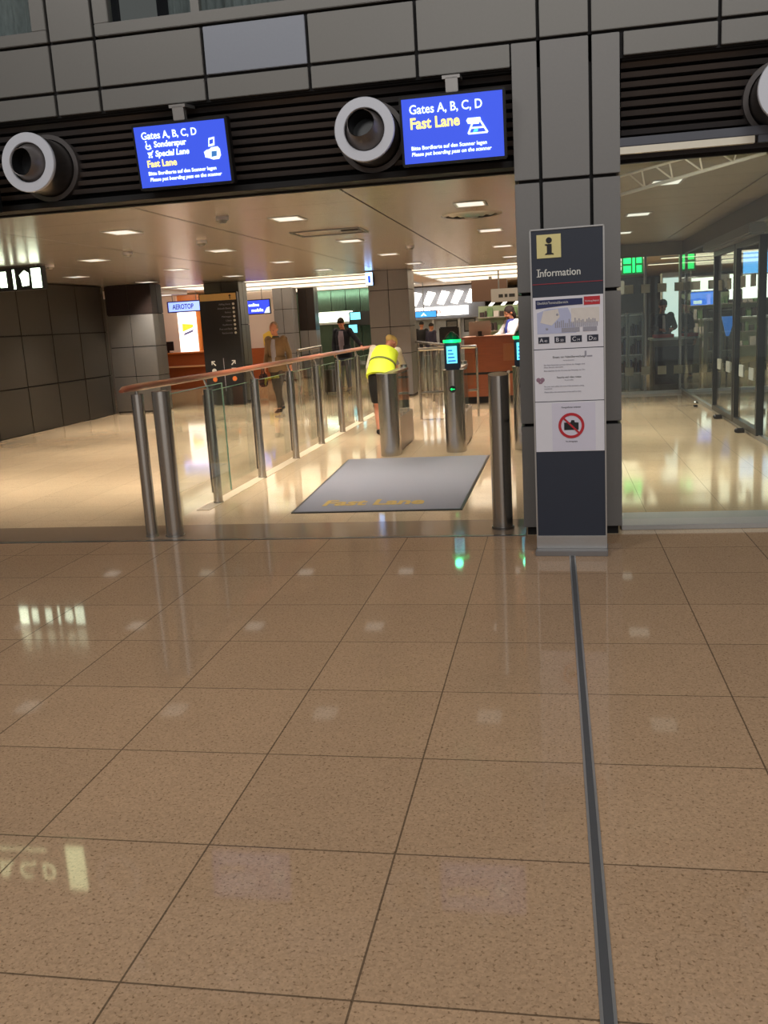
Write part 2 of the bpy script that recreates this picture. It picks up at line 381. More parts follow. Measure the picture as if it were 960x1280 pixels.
clad('clad_column', 'grey metal clad column behind the yellow vest woman, meeting the ceiling edge', -3.76, -2.92, 19.3, 20.15, HZ, [.9, 1.45, 2.2], M_incol)
clad('clad_column', 'grey metal clad column standing right behind the black directory board', -7.45, -6.66, 19.6, 20.15, HZ, [.8, 1.68], mat('greenish_column_panel', srgb(98, 100, 92), .35, .4, noise=.05))
clad('clad_column', 'wide grey column at the end of the dark left wall with brown upper panels', -9.0, -8.0, 18.05, 18.6, HZ-.01, [.75, 1.35, 2.0], mat('pillar_panel', srgb(118, 116, 114), .38, .35, noise=.05), dark_top=2.0)
clad('clad_column', 'grey column tinted violet beside the blue shop screen', -8.15, -7.58, 27, 27.6, FZ, [.8, 1.4, 2.1], M_incol)
clad('clad_column', 'column with dark brown upper half between violet column and green wall', -7.66, -7.15, 28, 28.5, FZ, [.7, 1.45], M_incol, dark_top=1.45)

# ================================================================== CEILING LAMPS
def lamp_proto():
    r = thing('ceiling_lamp', '', 'ceiling lamp', (0, 0, HZ), 0, 'square recessed ceiling lamps over the gate area')
    k = MB()
    for a, b, c_, d in ((-.15, .15, -.19, -.165), (-.15, .15, .165, .19), (-.15, -.125, -.165, .165), (.125, .15, -.165, .165)): k.box(a, b, c_, d, -.006, .004)
    k.build('frame', M_alu, r); k = MB(); k.box(-.125, .125, -.165, .165, -.004, 0); k.build('diffuser', M_lamp, r)
    return r
LP = []
for i, x in enumerate((-.75, -2.54, -4.29, -6.1, -7.9)):
    for j, y in enumerate((9.15, 12.05, 14.9, 17.7)): LP.append((x, y, i, j))
p = lamp_proto(); first = True
rw = ['nearest', 'second', 'third', 'last']; cl = ['rightmost', 'second from right', 'middle', 'second from left', 'leftmost']
for x, y, i, j in LP:
    o = p if first else dup(p, (x, y, HZ)); first = False; o.location = (x, y, HZ)
    o['label'] = 'recessed ceiling lamp, %s row from the hall, %s in its row' % (rw[j], cl[i])
    a = area('lamp_light', (0, 0, -.012), (0, 0, 0), .24, .3, 16, (1, .9, .76), spread=R(100)); a.parent = o
for j, y in enumerate((9.15, 12.0, 14.7)):
    o = dup(p, (1.03, y, HZ+.05)); o['group'] = 'square recessed lamps in the glass vestibule'
    o['label'] = '%s square lamp in the ceiling behind the glass front' % ('nearest', 'middle', 'farthest')[j]
    for ch in bpy.data.objects:
        if ch.parent == o and ch.type == 'LIGHT': bpy.data.objects.remove(ch); break
    a = area('lamp_light', (0, 0, -.012), (0, 0, 0), .24, .3, 36, (1, .92, .8), spread=R(100)); a.parent = o
# luminous panels of the far ceiling
n = 0
for (x0, x1, nm) in ((-9.6, -4.3, 'left, above the shops'), (-3.4, 2.2, 'right, above the wooden counter')):
    for j, (y0, y1) in enumerate(((20.7, 22.6), (22.9, 24.9), (25.2, 27.4), (27.8, 30.6))):
        r = thing('luminous_ceiling_panel', '%s long glowing cream ceiling panel beyond the metal ceiling on the %s' % (('nearest', 'second', 'third', 'farthest')[j], nm), 'ceiling light', ((x0+x1)/2, (y0+y1)/2, FZ), 0, 'glowing cream ceiling panels')
        k = MB(); W = (x1-x0)/2; D = (y1-y0)/2; k.box(-W, W, -D, D, -.03, -.01); k.build('diffuser', M_lum, r)
        k = MB(); k.box(-W-.05, W+.05, -D-.05, -D, -.05, 0); k.box(-W-.05, W+.05, D, D+.05, -.05, 0); k.box(-W-.05, -W, -D, D, -.05, 0); k.box(W, W+.05, -D, D, -.05, 0); k.build('frame', M_alu, r)

# smoke detectors, sprinklers, vents
def detector(x, y, lab):
    r = thing('smoke_detector', lab, 'smoke detector', (x, y, HZ), 0, 'round ceiling detectors')
    k = MB(); k.tube([(0, 0, 0), (0, 0, -.03)], .06, 16); k.build('base', M_white, r); k = MB(); k.tube([(0, 0, -.03), (0, 0, -.055)], [.045, .03], 16); k.build('head', M_steeld, r)
for x, y, l in ((-3.02, 8.6, 'small round detector in the ceiling between the two blue screens'), (-5.25, 11.3, 'small round detector in the ceiling above the railing end'), (-4.0, 10.6, 'dark round detector in the ceiling, left of the middle lamps'), (-2.0, 13.6, 'small detector in the ceiling before the column'), (-6.9, 12.3, 'small detector in the ceiling near the dark left wall')): detector(x, y, l)
r = thing('air_outlet', 'round greenish air outlet in the ceiling beside the rightmost near lamp', 'air outlet', (-.82, 10.1, HZ)); k = MB()
for q in (.32, .24, .16): k.tube([(0, 0, 0), (0, 0, -.012-(.32-q)*.1)], [q, q-.05], 28, 0, False)
k.build('rings', M_steeld, r); k = MB(); k.tube([(0, 0, -.0), (0, 0, -.035)], [.1, .07], 20); k.build('cone', M_steeld, r)
r = thing('access_hatch', 'flat access hatch frame in the metal ceiling near the middle', 'ceiling hatch', (-2.35, 10.75, HZ)); k = MB()
k.box(-.55, .25, -.3, -.28, -.01, 0); k.box(-.55, .25, .28, .3, -.01, 0); k.box(-.55, -.53, -.3, .3, -.01, 0); k.box(.23, .25, -.3, .3, -.01, 0); k.build('frame', M_steeld, r)
k = MB(); k.box(.0, .2, -.1, .1, -.012, 0); k.build('grille', M_black, r)

# ================================================================== NOZZLES on the louvres
def nozzle(x, z, lab, tilt=(0, 0)):
    r = thing('air_nozzle', lab, 'air nozzle', (x, 6.66, z), 0, 'large round air nozzles on the louvres')
    k = MB(); seg = 48
    k.tube([(0, .0, 0), (0, -.34, 0)], [.192, .192], seg, 0, False)
    k.build('barrel', mat('nozzle_barrel', srgb(92, 88, 86), .32, .75, noise=.04), r)
    k = MB(); prof = [(.196, -.33), (.2, -.345), (.2, -.36), (.196, -.366), (.137, -.366), (.133, -.36), (.133, -.34)]
    v = []; fs = []
    for a in range(seg):
        t = 2*math.pi*a/seg
        for q, yy in prof: v.append((q*math.cos(t), yy, q*math.sin(t)))
    P = len(prof)
    for a in range(seg):
        for q in range(P-1): fs.append((a*P+q, a*P+q+1, ((a+1) % seg)*P+q+1, ((a+1) % seg)*P+q))
    k.add(v, fs, False); k.build('front_ring', M_ring, r)
    k = MB(); c0 = Vector((0, -.34, 0)); c1 = Vector((tilt[0], -.41, tilt[1]))
    k.tube([c0+Vector((0, .08, 0)), c0, c1], [.12, .131, .092], seg, 0, False)
    k.tube([c1, c1+Vector((-tilt[0]*1.5, .12, -tilt[1]*1.5))], [.088, .085], seg, 1, False)
    k.tube([c1+Vector((0, .002, 0)), c1], [.088, .092], seg, 0, False)
    k.build('nozzle_cone', [mat('nozzle_inner', srgb(120, 114, 112), .35, .6, noise=.04), M_black], r)
    k = MB(); k.tube([c1+Vector((-tilt[0]*1.2, .09, -tilt[1]*1.2)), c1+Vector((-tilt[0]*1.3, .1, -tilt[1]*1.3))], [.087, .087], seg); k.build('opening', M_black, r)
    k = MB(); k.tube([(0, .06, 0), (0, -.085, 0)], [.232, .232], seg, 0, False); k.tube([(0, -.085, 0), (0, -.086, 0)], [.232, .2], seg, 0, False); k.build('collar', M_slat, r)
nozzle(-3.60, 2.79, 'leftmost air nozzle with silver ring, left of the Special Lane screen', (-.02, -.0))
nozzle(-1.19, 2.79, 'air nozzle with silver ring just left of the Fast Lane screen', (-.012, .03))
nozzle(1.44, 2.79, 'rightmost air nozzle above the glass front, cut by the picture edge', (.0, .02))

# ================================================================== SCREENS
def screen(x, label, lines, picto, name='lane_screen', sx=.655, sz=.395):
    r = thing(name, label, 'screen', (x, 6.4, 2.765)); r.rotation_euler = (R(7), 0, R(0))
    k = MB(); k.box(-sx/2-.018, sx/2+.018, -.01, .07, -sz/2-.018, sz/2+.018, 0, .006); k.build('housing', M_black, r)
    k = MB(); k.box(-sx/2, sx/2, -.014, -.009, -sz/2, sz/2); k.build('display', M_screen, r)
    k = MB(); k.box(-.035, .045, .0, .06, sz/2+.018, sz/2+.11, 0, .004); k.box(-.055, .06, .0, .2, sz/2+.1, sz/2+.12); k.build('bracket', M_alu, r)
    for s, size, mt_, (a, b), kw in lines: text(s, size, mt_, r, (a, -.016, b), **kw)
    picto(r)
    return r
def hand_picto(r):
    k = MB(); y0, y1 = -.018, -.0145
    k.prism([(.16, -.0), (.18, .012), (.2, .014), (.215, .025), (.26, .028), (.275, .01), (.277, -.03), (.262, -.052), (.22, -.054), (.185, -.04), (.165, -.036)], y0, y1)
    k.prism([(.196, .03), (.24, .036), (.246, .09), (.204, .085)], y0, y1); k.build('hand_symbol', M_stext, r)
    k = MB(); k.prism([(.206, .045), (.232, .049), (.236, .076), (.21, .073)], y0-.002, y1-.002); k.build('card_symbol', M_screen, r); k = MB(); k.prism([(.21, -.036), (.248, -.032), (.252, 0), (.215, 0)], y0-.002, y1-.002); k.build('card_symbol', mat('teal_print', srgb(60, 120, 190), .4, emit=.7), r)
    # wheelchair and pushchair pictograms
    k = MB(); ring = [(-.245+.022*math.cos(a), .035+.022*math.sin(a)) for a in [math.pi*.7+i*.45 for i in range(12)]]; ring = [(q[0]*.75-.055, q[1]*.75+.04) for q in ring]
    k.tube([(q[0], -.017, q[1]) for q in ring], .004, 6); k.tube([(-.248, -.017, .09), (-.246, -.017, .072), (-.226, -.017, .07), (-.218, -.017, .052)], .004, 6); k.ell((-.25, -.017, .1), (.006, .003, .006)); k.build('wheelchair_symbol', M_stext, r)
    k = MB(); k.prism([(-.25, .03), (-.215, .03), (-.22, .01), (-.242, .01)], y0, y1); k.tube([(-.217, -.017, .028), (-.208, -.017, .04)], .004, 6); k.ell((-.24, -.017, -.0), (.007, .002, .007)); k.ell((-.222, -.017, -.0), (.007, .002, .007)); k.build('pushchair_symbol', M_stext, r)
def scan_picto(r):
    k = MB(); y0, y1 = -.018, -.0145
    k.prism([(.09, .035), (.10, .05), (.18, .05), (.185, .04), (.17, .01), (.125, .012), (.1, .015)], y0, y1); k.build('hand_symbol', M_stext, r)
    k = MB()
    for a, b in (((.135, .03), (.1, -.045)), ((.1, -.045), (.225, -.045)), ((.225, -.045), (.18, .03)), ((.12, -.012), (.2, -.012))): k.tube([(a[0], -.017, a[1]), (b[0], -.017, b[1])], .006, 6)
    k.build('scanner_symbol', M_stext, r); k = MB(); k.prism([(.13, -.036), (.16, -.036), (.165, -.02), (.14, -.02)], y0, y1); k.build('scanner_light', mat('aqua_print', srgb(90, 225, 215), .4, emit=1), r)
B = dict(bold=.002)
screen(-2.49, 'blue lane screen reading Special Lane and Fast Lane, left one of two', [
    ('Gates A, B, C, D', .066, M_stext, (-.28, .115), dict(bold=.001, sx=.9)), ('Sonderspur', .054, M_stext, (-.195, .06), dict(bold=.0015, sx=.93)), ('Special Lane', .054, M_stext, (-.195, .0), dict(bold=.0015, shear=.15, sx=.93)),
    ('Fast Lane', .062, M_sgold, (-.265, -.065), dict(bold=.0015, sx=.93)), ('Bitte Bordkarte auf den Scanner legen', .033, M_stext, (-.265, -.118), dict(bold=.0008, sx=.98)), ('Please put boarding pass on the scanner', .033, M_stext, (-.26, -.158), dict(bold=.0008, shear=.15, sx=.98))], hand_picto)
screen(-.62, 'blue lane screen reading Gates A B C D Fast Lane, beside the big column', [
    ('Gates A, B, C, D', .078, M_stext, (-.28, .105), dict(bold=.001, sx=.9)), ('Fast Lane', .094, M_sgold, (-.28, .015), dict(bold=.0025, sx=.92)),
    ('Bitte Bordkarte auf den Scanner legen', .033, M_stext, (-.28, -.115), dict(bold=.0008, sx=.98)), ('Please put boarding pass on the scanner', .033, M_stext, (-.28, -.152), dict(bold=.0008, shear=.15, sx=.98))], scan_picto)
# lit sign left of the frame whose mirror image lies on the near floor
r = thing('gate_sign', 'backlit sign reading Gates A, B, C, D, seen only mirrored in the floor', 'sign', (-4.55, 6.3, 2.72))
k = MB(); k.box(-.82, .665, 0, .08, -.24, .24, 0, .006); k.build('housing', M_black, r)
M_sigw = glow('backlit_white', (240, 250, 190), 9)
text('Gates A, B, C, D', .2, M_sigw, r, (-.78, -.006, -.02), bold=.002, sx=.86); text('Bitte Bordkarte bereithalten', .055, M_sigw, r, (-.3, -.006, -.16))
k = MB(); k.box(.5, .66, -.01, 0, -.19, .2); k.build('lit_panel', M_sigw, r)

# hanging exit style sign at the left edge
r = thing('hanging_sign', 'backlit pictogram sign hanging under the ceiling at the left picture edge', 'sign', (-7.42, 12, 2.27))
k = MB(); k.box(-.56, .56, 0, .12, 0, .31, 0, .005); k.build('housing', M_black, r)
for a, b in ((-.5, -.36), (.4, .54)): k = MB(); k.box(a, b, -.008, 0, .02, .28); k.build('lit_panel', M_pale, r)
for a, b in ((-.3, -.2), (-.08, .02)): k = MB(); k.box(a, b, -.008, 0, .05, .26); k.build('lit_panel', M_pale, r)
k = MB(); k.box(.12, .15, -.008, 0, .02, .28); k.build('lit_bar', M_pale, r)
k = MB(); k.prism([(.22, .2), (.3, .26), (.36, .22), (.35, .06), (.25, .05), (.24, .14)], -.008, 0); k.build('pictogram', M_pale, r)
k = MB(); k.tube([(-.45, .06, .31), (-.45, .06, .335)], .01, 8); k.build('hanger', M_steeld, r); k = MB(); k.tube([(.45, .06, .31), (.45, .06, .335)], .01, 8); k.build('hanger', M_steeld, r)

# ================================================================== INFORMATION STELE
r = thing('information_stele', 'tall dark navy Information sign stand in front of the grey column', 'information sign', (.09, 6.0, 0), R(-3))
W = .225; H_ = 2.055
k = MB(); k.box(-W+.008, W-.008, -.02, .02, .1, H_-.01); k.build('board', M_navy, r)
k = MB(); k.box(-W, -W+.009, -.026, .026, .06, H_, 0, .002); k.box(W-.009, W, -.026, .026, .06, H_, 0, .002); k.box(-W, W, -.026, .026, H_-.009, H_, 0, .002); k.build('frame', M_alu, r)
k = MB(); k.box(-W, W, -.03, .03, .035, .12, 0, .003); k.build('foot_rail', M_alu, r)
k = MB(); k.box(-W-.005, W+.005, -.10, .12, 0, .035, 0, .004); k.build('base_plate', mat('base_metal', srgb(150, 148, 148), .4, .7, noise=.05), r)
k = MB(); k.box(-.182, -.035, -.024, -.02, 1.88, 2.02); sq = k.build('symbol_tile', mat('pale_yellow', srgb(226, 214, 150), .5, noise=.03), r)
k = MB(); cx = -.107; k.tube([(cx, -.027, 1.985), (cx, -.024, 1.985)], .018, 24)
k.prism([(cx-.024, 1.905), (cx-.024, 1.9), (cx+.028, 1.9), (cx+.028, 1.905), (cx+.016, 1.91), (cx+.016, 1.963), (cx-.024, 1.963), (cx-.024, 1.957), (cx-.013, 1.952), (cx-.013, 1.91)], -.027, -.024); k.build('letter_i', M_ink, sq)
M_off = mat('off_white_print', srgb(222, 222, 216), .5, noise=.02)
text('Information', .062, M_off, r, (-.182, -.0215, 1.77), bold=.0006, sx=.9)
k = MB()   # serifs under the capital and stems
for a, b, z in ((-.186, -.163, 1.768), (-.186, -.163, 1.811)): k = MB(); k.box(a, b, -.0235, -.02, z, z+.004); k.build('lettering_serif', M_off, r)
k = MB(); k.box(-W+.012, W-.012, -.0225, -.02, 1.722, 1.727); k.build('red_line', mat('dull_red', srgb(150, 48, 62), .5, noise=.05), r)
# three poster sheets
def sheet(nm, z0, z1, lab): k = MB(); k.box(-W+.011, W-.011, -.0235, -.02, z0, z1); o = k.build(nm, M_white, r); o['label'] = lab; return o
s1 = sheet('map_poster', 1.327, 1.645, 'white overview map poster with navy title bar')
k = MB(); k.prism([(-.197, 1.575), (-.197, 1.628), (.09, 1.628), (.09, 1.59), (-.02, 1.588)], -.0255, -.0235); k.build('title_bar', mat('navy_print', srgb(38, 46, 92), .5, noise=.05), s1)
text('Überblick/Terminalübersicht', .022, M_off, s1, (-.188, -.026, 1.602), sx=.75)
k = MB(); k.box(.098, .195, -.0255, -.0235, 1.585, 1.635); k.build('logo_block', M_red, s1); text('Hamburg Airport', .016, M_white, s1, (.104, -.026, 1.603), sx=.75)
M_mb = mat('map_blue', srgb(186, 190, 220), .6, noise=.05); M_mo = mat('map_cream', srgb(222, 214, 208), .6, noise=.08); M_mg = mat('map_grey', srgb(158, 156, 168), .6, noise=.2, nscale=120)
k = MB(); k.prism([(-.19, 1.42), (-.19, 1.55), (-.12, 1.572), (.0, 1.575), (.02, 1.53), (.05, 1.42)], -.0248, -.0235); k.build('map_area', M_mb, s1)
k = MB(); k.prism([(-.17, 1.49), (-.15, 1.56), (-.06, 1.57), (-.05, 1.52), (-.1, 1.47)], -.0254, -.0235); k.prism([(.02, 1.48), (.02, 1.57), (.19, 1.57), (.19, 1.48)], -.025, -.0235); k.build('map_terrain', M_mo, s1)
k = MB()
random.seed(3)
for q in range(22): a = -.08+q*.012; k.box(a, a+.007, -.0258, -.0235, 1.455, 1.48+random.random()*.03)
k.build('terminal_plan', M_mg, s1)
for a, b in ((-.04, .07), (.09, .175)): k = MB(); k.box(a, b, -.0258, -.0235, 1.425, 1.452); k.build('pier_plan', M_mg, s1)
for a, b in ((-.13, 1.45), (-.065, 1.535)): k = MB(); k.ell((a, -.025, b), (.008, .002, .008)); k.build('map_pin', M_mg, s1)
for q, (a, s) in enumerate(((-.185, 'A40'), (-.085, 'B50'), (.015, 'C14'), (.115, 'D20'))):
    k = MB(); k.box(a, a+.068, -.0258, -.0235, 1.362, 1.402); bx = k.build('gate_tag', mat('tag_dark', srgb(40, 44, 60), .5, noise=.05), s1)
    text(s[0], .036, M_white, bx, (a+.008, -.0265, 1.37), ex=.001); text(s[1:], .02, M_white, bx, (a+.036, -.0265, 1.37), ex=.001)
s2 = sheet('notice_sheet', .998, 1.322, 'white sheet with two blocks of small print')
def tl(s, z, size, x=0, al='CENTER', mt_=M_gink, sx=.92): text(s, size, mt_, s2, (x, -.0245, z), align=al, ex=.0007, sx=sx)
tl('Einsatz von Videoüberwachung', 1.268, .017, .0, mt_=M_ink); tl('für Ihre Sicherheit', 1.249, .010)
for z, s in ((1.222, 'Zur Ihrer Sicherheit und zum Schutz der Anlagen wird'), (1.208, 'dieser Bereich überwacht'), (1.186, 'Bitte beachten Sie die Hinweise des Personals vor Ort')): tl(s, z, .0125, -.155, 'LEFT')
tl('Security and video notice', 1.142, .016, .0, mt_=M_ink); tl('for your safety', 1.126, .010)
for z, s in ((1.088, 'For your own safety this area of the terminal is being'), (1.074, 'monitored'), (1.052, 'Please follow the instructions of the staff on duty')): tl(s, z, .0125, -.155, 'LEFT')
k = MB(); k.box(.098, .11, -.025, -.0235, 1.27, 1.305); k.box(.113, .145, -.025, -.0235, 1.268, 1.277); k.build('small_logo', M_mg, s2)
k = MB(); k.ell((-.19, -.024, 1.135), (.014, .002, .014)); k.ell((-.165, -.024, 1.135), (.014, .002, .014)); k.prism([(-.195, 1.125), (-.16, 1.122), (-.17, 1.11), (-.185, 1.11)], -.0255, -.0235); k.build('round_emblem', mat('mauve_print', srgb(150, 118, 136), .5, noise=.3, nscale=150), s2)
s3 = sheet('no_photo_sheet', .675, .993, 'white sheet with red no photography symbol')
k = MB(); k.box(-.11, .16, -.0245, -.0235, .68, .985); k.build('paper', mat('violet_white', srgb(216, 212, 228), .6, noise=.02), s3)
cx, cz = .01, .84; k = MB(); seg = 40
v = []; fs = []
for a in range(seg):
    t = 2*math.pi*a/seg
    for q, yy in ((.081, -.0245), (.081, -.0275), (.064, -.0275), (.064, -.0245)): v.append((cx+q*math.cos(t), yy, cz+q*math.sin(t)))
for a in range(seg):
    for q in range(3): fs.append((a*4+q, a*4+q+1, ((a+1) % seg)*4+q+1, ((a+1) % seg)*4+q))
k.add(v, fs); k.prism([(cx-.056, cz+.048), (cx-.048, cz+.056), (cx+.056, cz-.048), (cx+.048, cz-.056)], -.0285, -.0265); k.build('ban_ring', M_red, s3)
k = MB(); k.prism([(cx-.045, cz-.028), (cx+.045, cz-.028), (cx+.045, cz+.018), (cx+.022, cz+.02), (cx+.018, cz+.034), (cx, cz+.034), (cx-.004, cz+.02), (cx-.045, cz+.02)], -.0262, -.0245); k.build('camera_symbol', M_ink, s3)
text('Fotografieren verboten', .015, M_ink, s3, (cx, -.025, .952), align='CENTER', ex=.0007, sx=.85); text('No photography', .013, M_ink, s3, (cx, -.025, .735), align='CENTER', ex=.0007, sx=.85)

# ================================================================== MAT
r = thing('floor_mat', 'grey entrance mat with faded golden Fast Lane writing on the cream floor', 'mat', (-1.53, 8.95, 0))
k = MB(); k.prismz([(-.68, -1.5), (.74, -1.49), (.77, 1.47), (-.84, 1.48)], .002, .011); k.build('carpet', M_carpet, r)
k = MB()
P4 = [(-.68, -1.5), (.74, -1.49), (.77, 1.47), (-.84, 1.48)]; Q4 = [(-.70, -1.52), (.76, -1.51), (.79, 1.49), (-.86, 1.5)]
for i in range(4):
    j = (i+1) % 4; k.prismz([Q4[i], Q4[j], P4[j], P4[i]], 0, .009)
k.build('rubber_edge', M_black, r)
text('Fast Lane', .33, M_gold, r, (-.50, -1.26, .0115), rot=(0, 0, 0), ex=.0008, bold=.012, sx=.72)

# ================================================================== MAIN RAILING
def post(k, x, y, r_, z1, z0=0, seg=20, slant=0): k.tube([(x, y, z0), (x, y, z1)], r_, seg); k.tube([(x, y, 0), (x, y, .012)], r_*1.12, seg)
r = thing('glass_railing', 'long glass railing with reddish wooden handrail and steel posts, left of the mat', 'railing', (-3.12, 6.45, 0))
def L(x, y, z=0): return (x+3.12, y-6.45, z)
k = MB(); pts = [L(-3.125, 6.36, 1.165), L(-3.125, 6.42, 1.175), L(-3.12, 6.6, 1.176), L(-3.12, 8, 1.165), L(-3.12, 11, 1.16), L(-3.12, 16.2, 1.15)]
k.tube(pts, [(.022, .012), (.038, .024), (.045, .028), (.045, .028), (.045, .028), (.045, .028)], 16, ref=(1, 0, 0)); k.build('handrail', M_wood, r)
k = MB(); x, y, _ = L(-3.145, 6.655); post(k, x, y, .047, 1.12); k.tube([(x, y, 1.12), (x, y, 1.15)], .012, 8); k.build('post', M_steel, r)
k = MB(); x, y, _ = L(-2.955, 6.66); post(k, x, y, .068, 1.135, seg=28); k.box(x-.004, x+.004, y+.066, y+.075, .05, 1.1); k.build('thick_post', M_steel, r)
PY = [8.0, 9.35, 10.7, 11.98, 13.26, 14.6, 15.95]
for y in PY:
    k = MB(); a, b, _ = L(-3.09, y); post(k, a, b, .042, 1.05, seg=18); k.box(a-.05, a-.042, b-.02, b+.02, .1, 1.0); k.tube([(a, b, 1.05), (a-.03, b, 1.14)], .012, 8); k.build('post', M_steel, r)
gy = [6.80]+PY
for i in range(len(gy)-1):
    k = MB(); a, b0, _ = L(-3.0 if i == 0 else -3.14, gy[i]+(.03 if i else 0)); b1 = gy[i+1]-6.45+(.12 if i == 0 else -.06)
    k.box(a-.005, a+.005, b0, b1, .1, 1.09 if i == 0 else 1.02, 0)
    p_ = k.build('glass_panel', M_glass, r)
    e = MB(); zt = 1.09 if i == 0 else 1.02; e.box(a-.006, a+.006, b0, b1, zt, zt+.006); (e.box(a-.006, a+.006, b1, b1+.005, .1, zt) if i == 0 else None); e.build('glass_edge', M_gedge, p_)
k = MB(); k.box(*L(-3.17, 0)[:1], L(-3.05, 0)[0], 1.2, 9.6, 0, .004); k.build('floor_plate', mat('plate_stone', srgb(214, 196, 168), .3, noise=.05), r)

# the far railings
def rail(lab, p0, p1, n, top=1.1, low=None, rad=.03, wood=False):
    a = Vector((p0[0], p0[1], 0)); d = Vector((p1[0], p1[1], 0))-a
    r = thing('steel_railing', lab, 'railing', a); k = MB(); k.tube([(0, 0, top), (d.x, d.y, top)], .028, 12); k.build('handrail', M_steel, r)
    for i in range(n):
        q = d*i/(n-1); k = MB(); k.tube([(q.x, q.y, 0), (q.x, q.y, top-.02)], rad, 12); k.build('post', M_steel, r)
    if low: k = MB(); k.tube([(0, 0, low), (d.x, d.y, low)], .02, 10); k.build('low_rail', M_steeld, r)
    e = d.normalized(); nrm = Vector((-e.y, e.x, 0))*.005
    k = MB(); s = e*.06; t = d-e*.06
    v = [s-nrm, t-nrm, t+nrm, s+nrm]; k.prismz([(q.x, q.y) for q in v], .5 if low else .12, top-.1); k.build('glass_panel', M_glass, r)
rail('silver railing behind the walking man on the far side of the aisle', (-5.0, 18.0), (-5.2, 20.7), 3)
rail('silver railing sloping to the scanner gates, right of the inner column', (-3.05, 20.4), (-1.8, 16.0), 6)
rail('short railing with low bar between the two scanner gates', (-2.1, 14.6), (-1.2, 14.75), 3, 1.1, .42, .02)

# ================================================================== SCANNER GATES
def gate(lab, x, y, scanner, length=1.3):
    r = thing('scanner_gate', lab, 'gate', (x, y, 0), 0, 'scanner gates of the lane')
    w_ = .118
    pts = [(w_*math.cos(a), w_*math.sin(a)) for a in [math.pi+math.pi*i/20 for i in range(21)]]; pts += [(w_, .1), (-w_, .1)]
    k = MB(); k.prismz(pts, .0, .95, 0, True)
    o = k.build('front_column', M_steel, r)
    k = MB(); k.prismz([(p[0]*1.06, p[1]*1.06) for p in pts], .95, .965); k.build('top_plate', M_steel, r)
    k = MB(); k.box(-.09, .09, .1, length, .02, .42, 0, .004); k.build('lower_housing', M_steeld, r)
    k = MB(); k.box(-.006, .006, .12, length-.06, .42, .93); k.build('glass_panel', M_glass, r)
    k = MB(); k.box(.06, .075, .35, length-.1, .36, .92); k.build('glass_flap', M_glass, r)
    k = MB(); k.box(-.03, .08, .45, .55, .4, .46); k.box(-.03, .08, length-.35, length-.25, .4, .46); k.build('hinge', M_alu, r)
    k = MB(); k.box(-.06, .06, .1, length, .93, .965, 0, .004); k.build('top_rail', M_steel, r)
    k = MB(); k.tube([(0, length, 0), (0, length, 1.0)], .045, 16); k.build('rear_post', M_steel, r)
    if scanner:
        k = MB(); k.tube([(0, -w_*.93, .745), (0, -w_-.005, .745)], .04, 24); a = k.build('arrow_disc', M_black, r)
        k = MB(); k.box(-.018, .024, -w_-.008, -w_-.004, .74, .75); k.prism([(-.028, .745), (-.008, .762), (-.008, .728)], -w_-.008, -w_-.004); k.build('green_arrow', M_green, a)
        k = MB(); k.box(-.09, .09, -.06, .08, .965, 1.275, 0, .012); s = k.build('scanner_body', mat('scanner_navy', srgb(22, 34, 62), .3, noise=.05), r)
        k = MB(); k.box(-.06, .06, -.066, -.059, 1.04, 1.235); k.build('scanner_display', M_cyan, s)
        k = MB()
        for q in range(4): k.box(-.045, .045-.012*q, -.069, -.066, 1.06+.04*q, 1.075+.04*q)
        k.build('display_graphics', mat('deep_blue_print', srgb(30, 90, 190), .4, emit=.8), s)
        k = MB(); k.tube([(0, .01, 1.275), (0, .01, 1.31)], [.105, .105], 24); k.build('light_ring', M_green, s)
        k = MB(); k.tube([(0, .01, 1.31), (0, .01, 1.36), (0, .01, 1.40)], [.1, .07, .02], 24); k.build('scanner_cap', mat('dark_green_cap', srgb(12, 60, 48), .25, noise=.05), s)
        lt = bpy.data.lights.new('ring_light', 'POINT'); lt.energy = 1.5; lt.color = (.1, 1, .5); lt.shadow_soft_size = .05
        lo = bpy.data.objects.new('ring_light', lt); C.objects.link(lo); lo.location = (0, -.2, 1.32); lo.parent = r
    return r
gate('left steel gate pedestal beside the bending woman in yellow vest', -1.93, 10.72, False)
gate('middle steel gate pedestal with green arrow and green topped scanner', -1.165, 10.87, True)
gate('right scanner gate half hidden by the big grey column', -.36, 10.9, True)
r = thing('steel_bollard', 'free standing dark steel post just left of the Information sign', 'post', (-.40, 6.75, 0))
k = MB(); seg = 28; rr = .074; v0 = [(rr*math.cos(2*math.pi*i/seg), rr*math.sin(2*math.pi*i/seg)) for i in range(seg)]
k.add([(a, b, 0.0) for a, b in v0]+[(a, b, 1.14+b*.15) for a, b in v0], [(i, (i+1) % seg, (i+1) % seg+seg, i+seg) for i in range(seg)], True); k.add([(a, b, 1.14+b*.15) for a, b in v0], [list(range(seg))]); k.build('tube', M_steel, r)
k = MB(); k.tube([(0, 0, 0), (0, 0, .02)], .082, 28); k.build('foot_ring', M_steeld, r)
k = MB(); k.box(-.004+.05, .008+.05, .07, .55, .1, 1.12); k.build('glass_blade', M_glass, r)
k = MB(); k.box(.044, .06, .07, .55, 1.12, 1.13); k.build('glass_edge', M_alu, r)

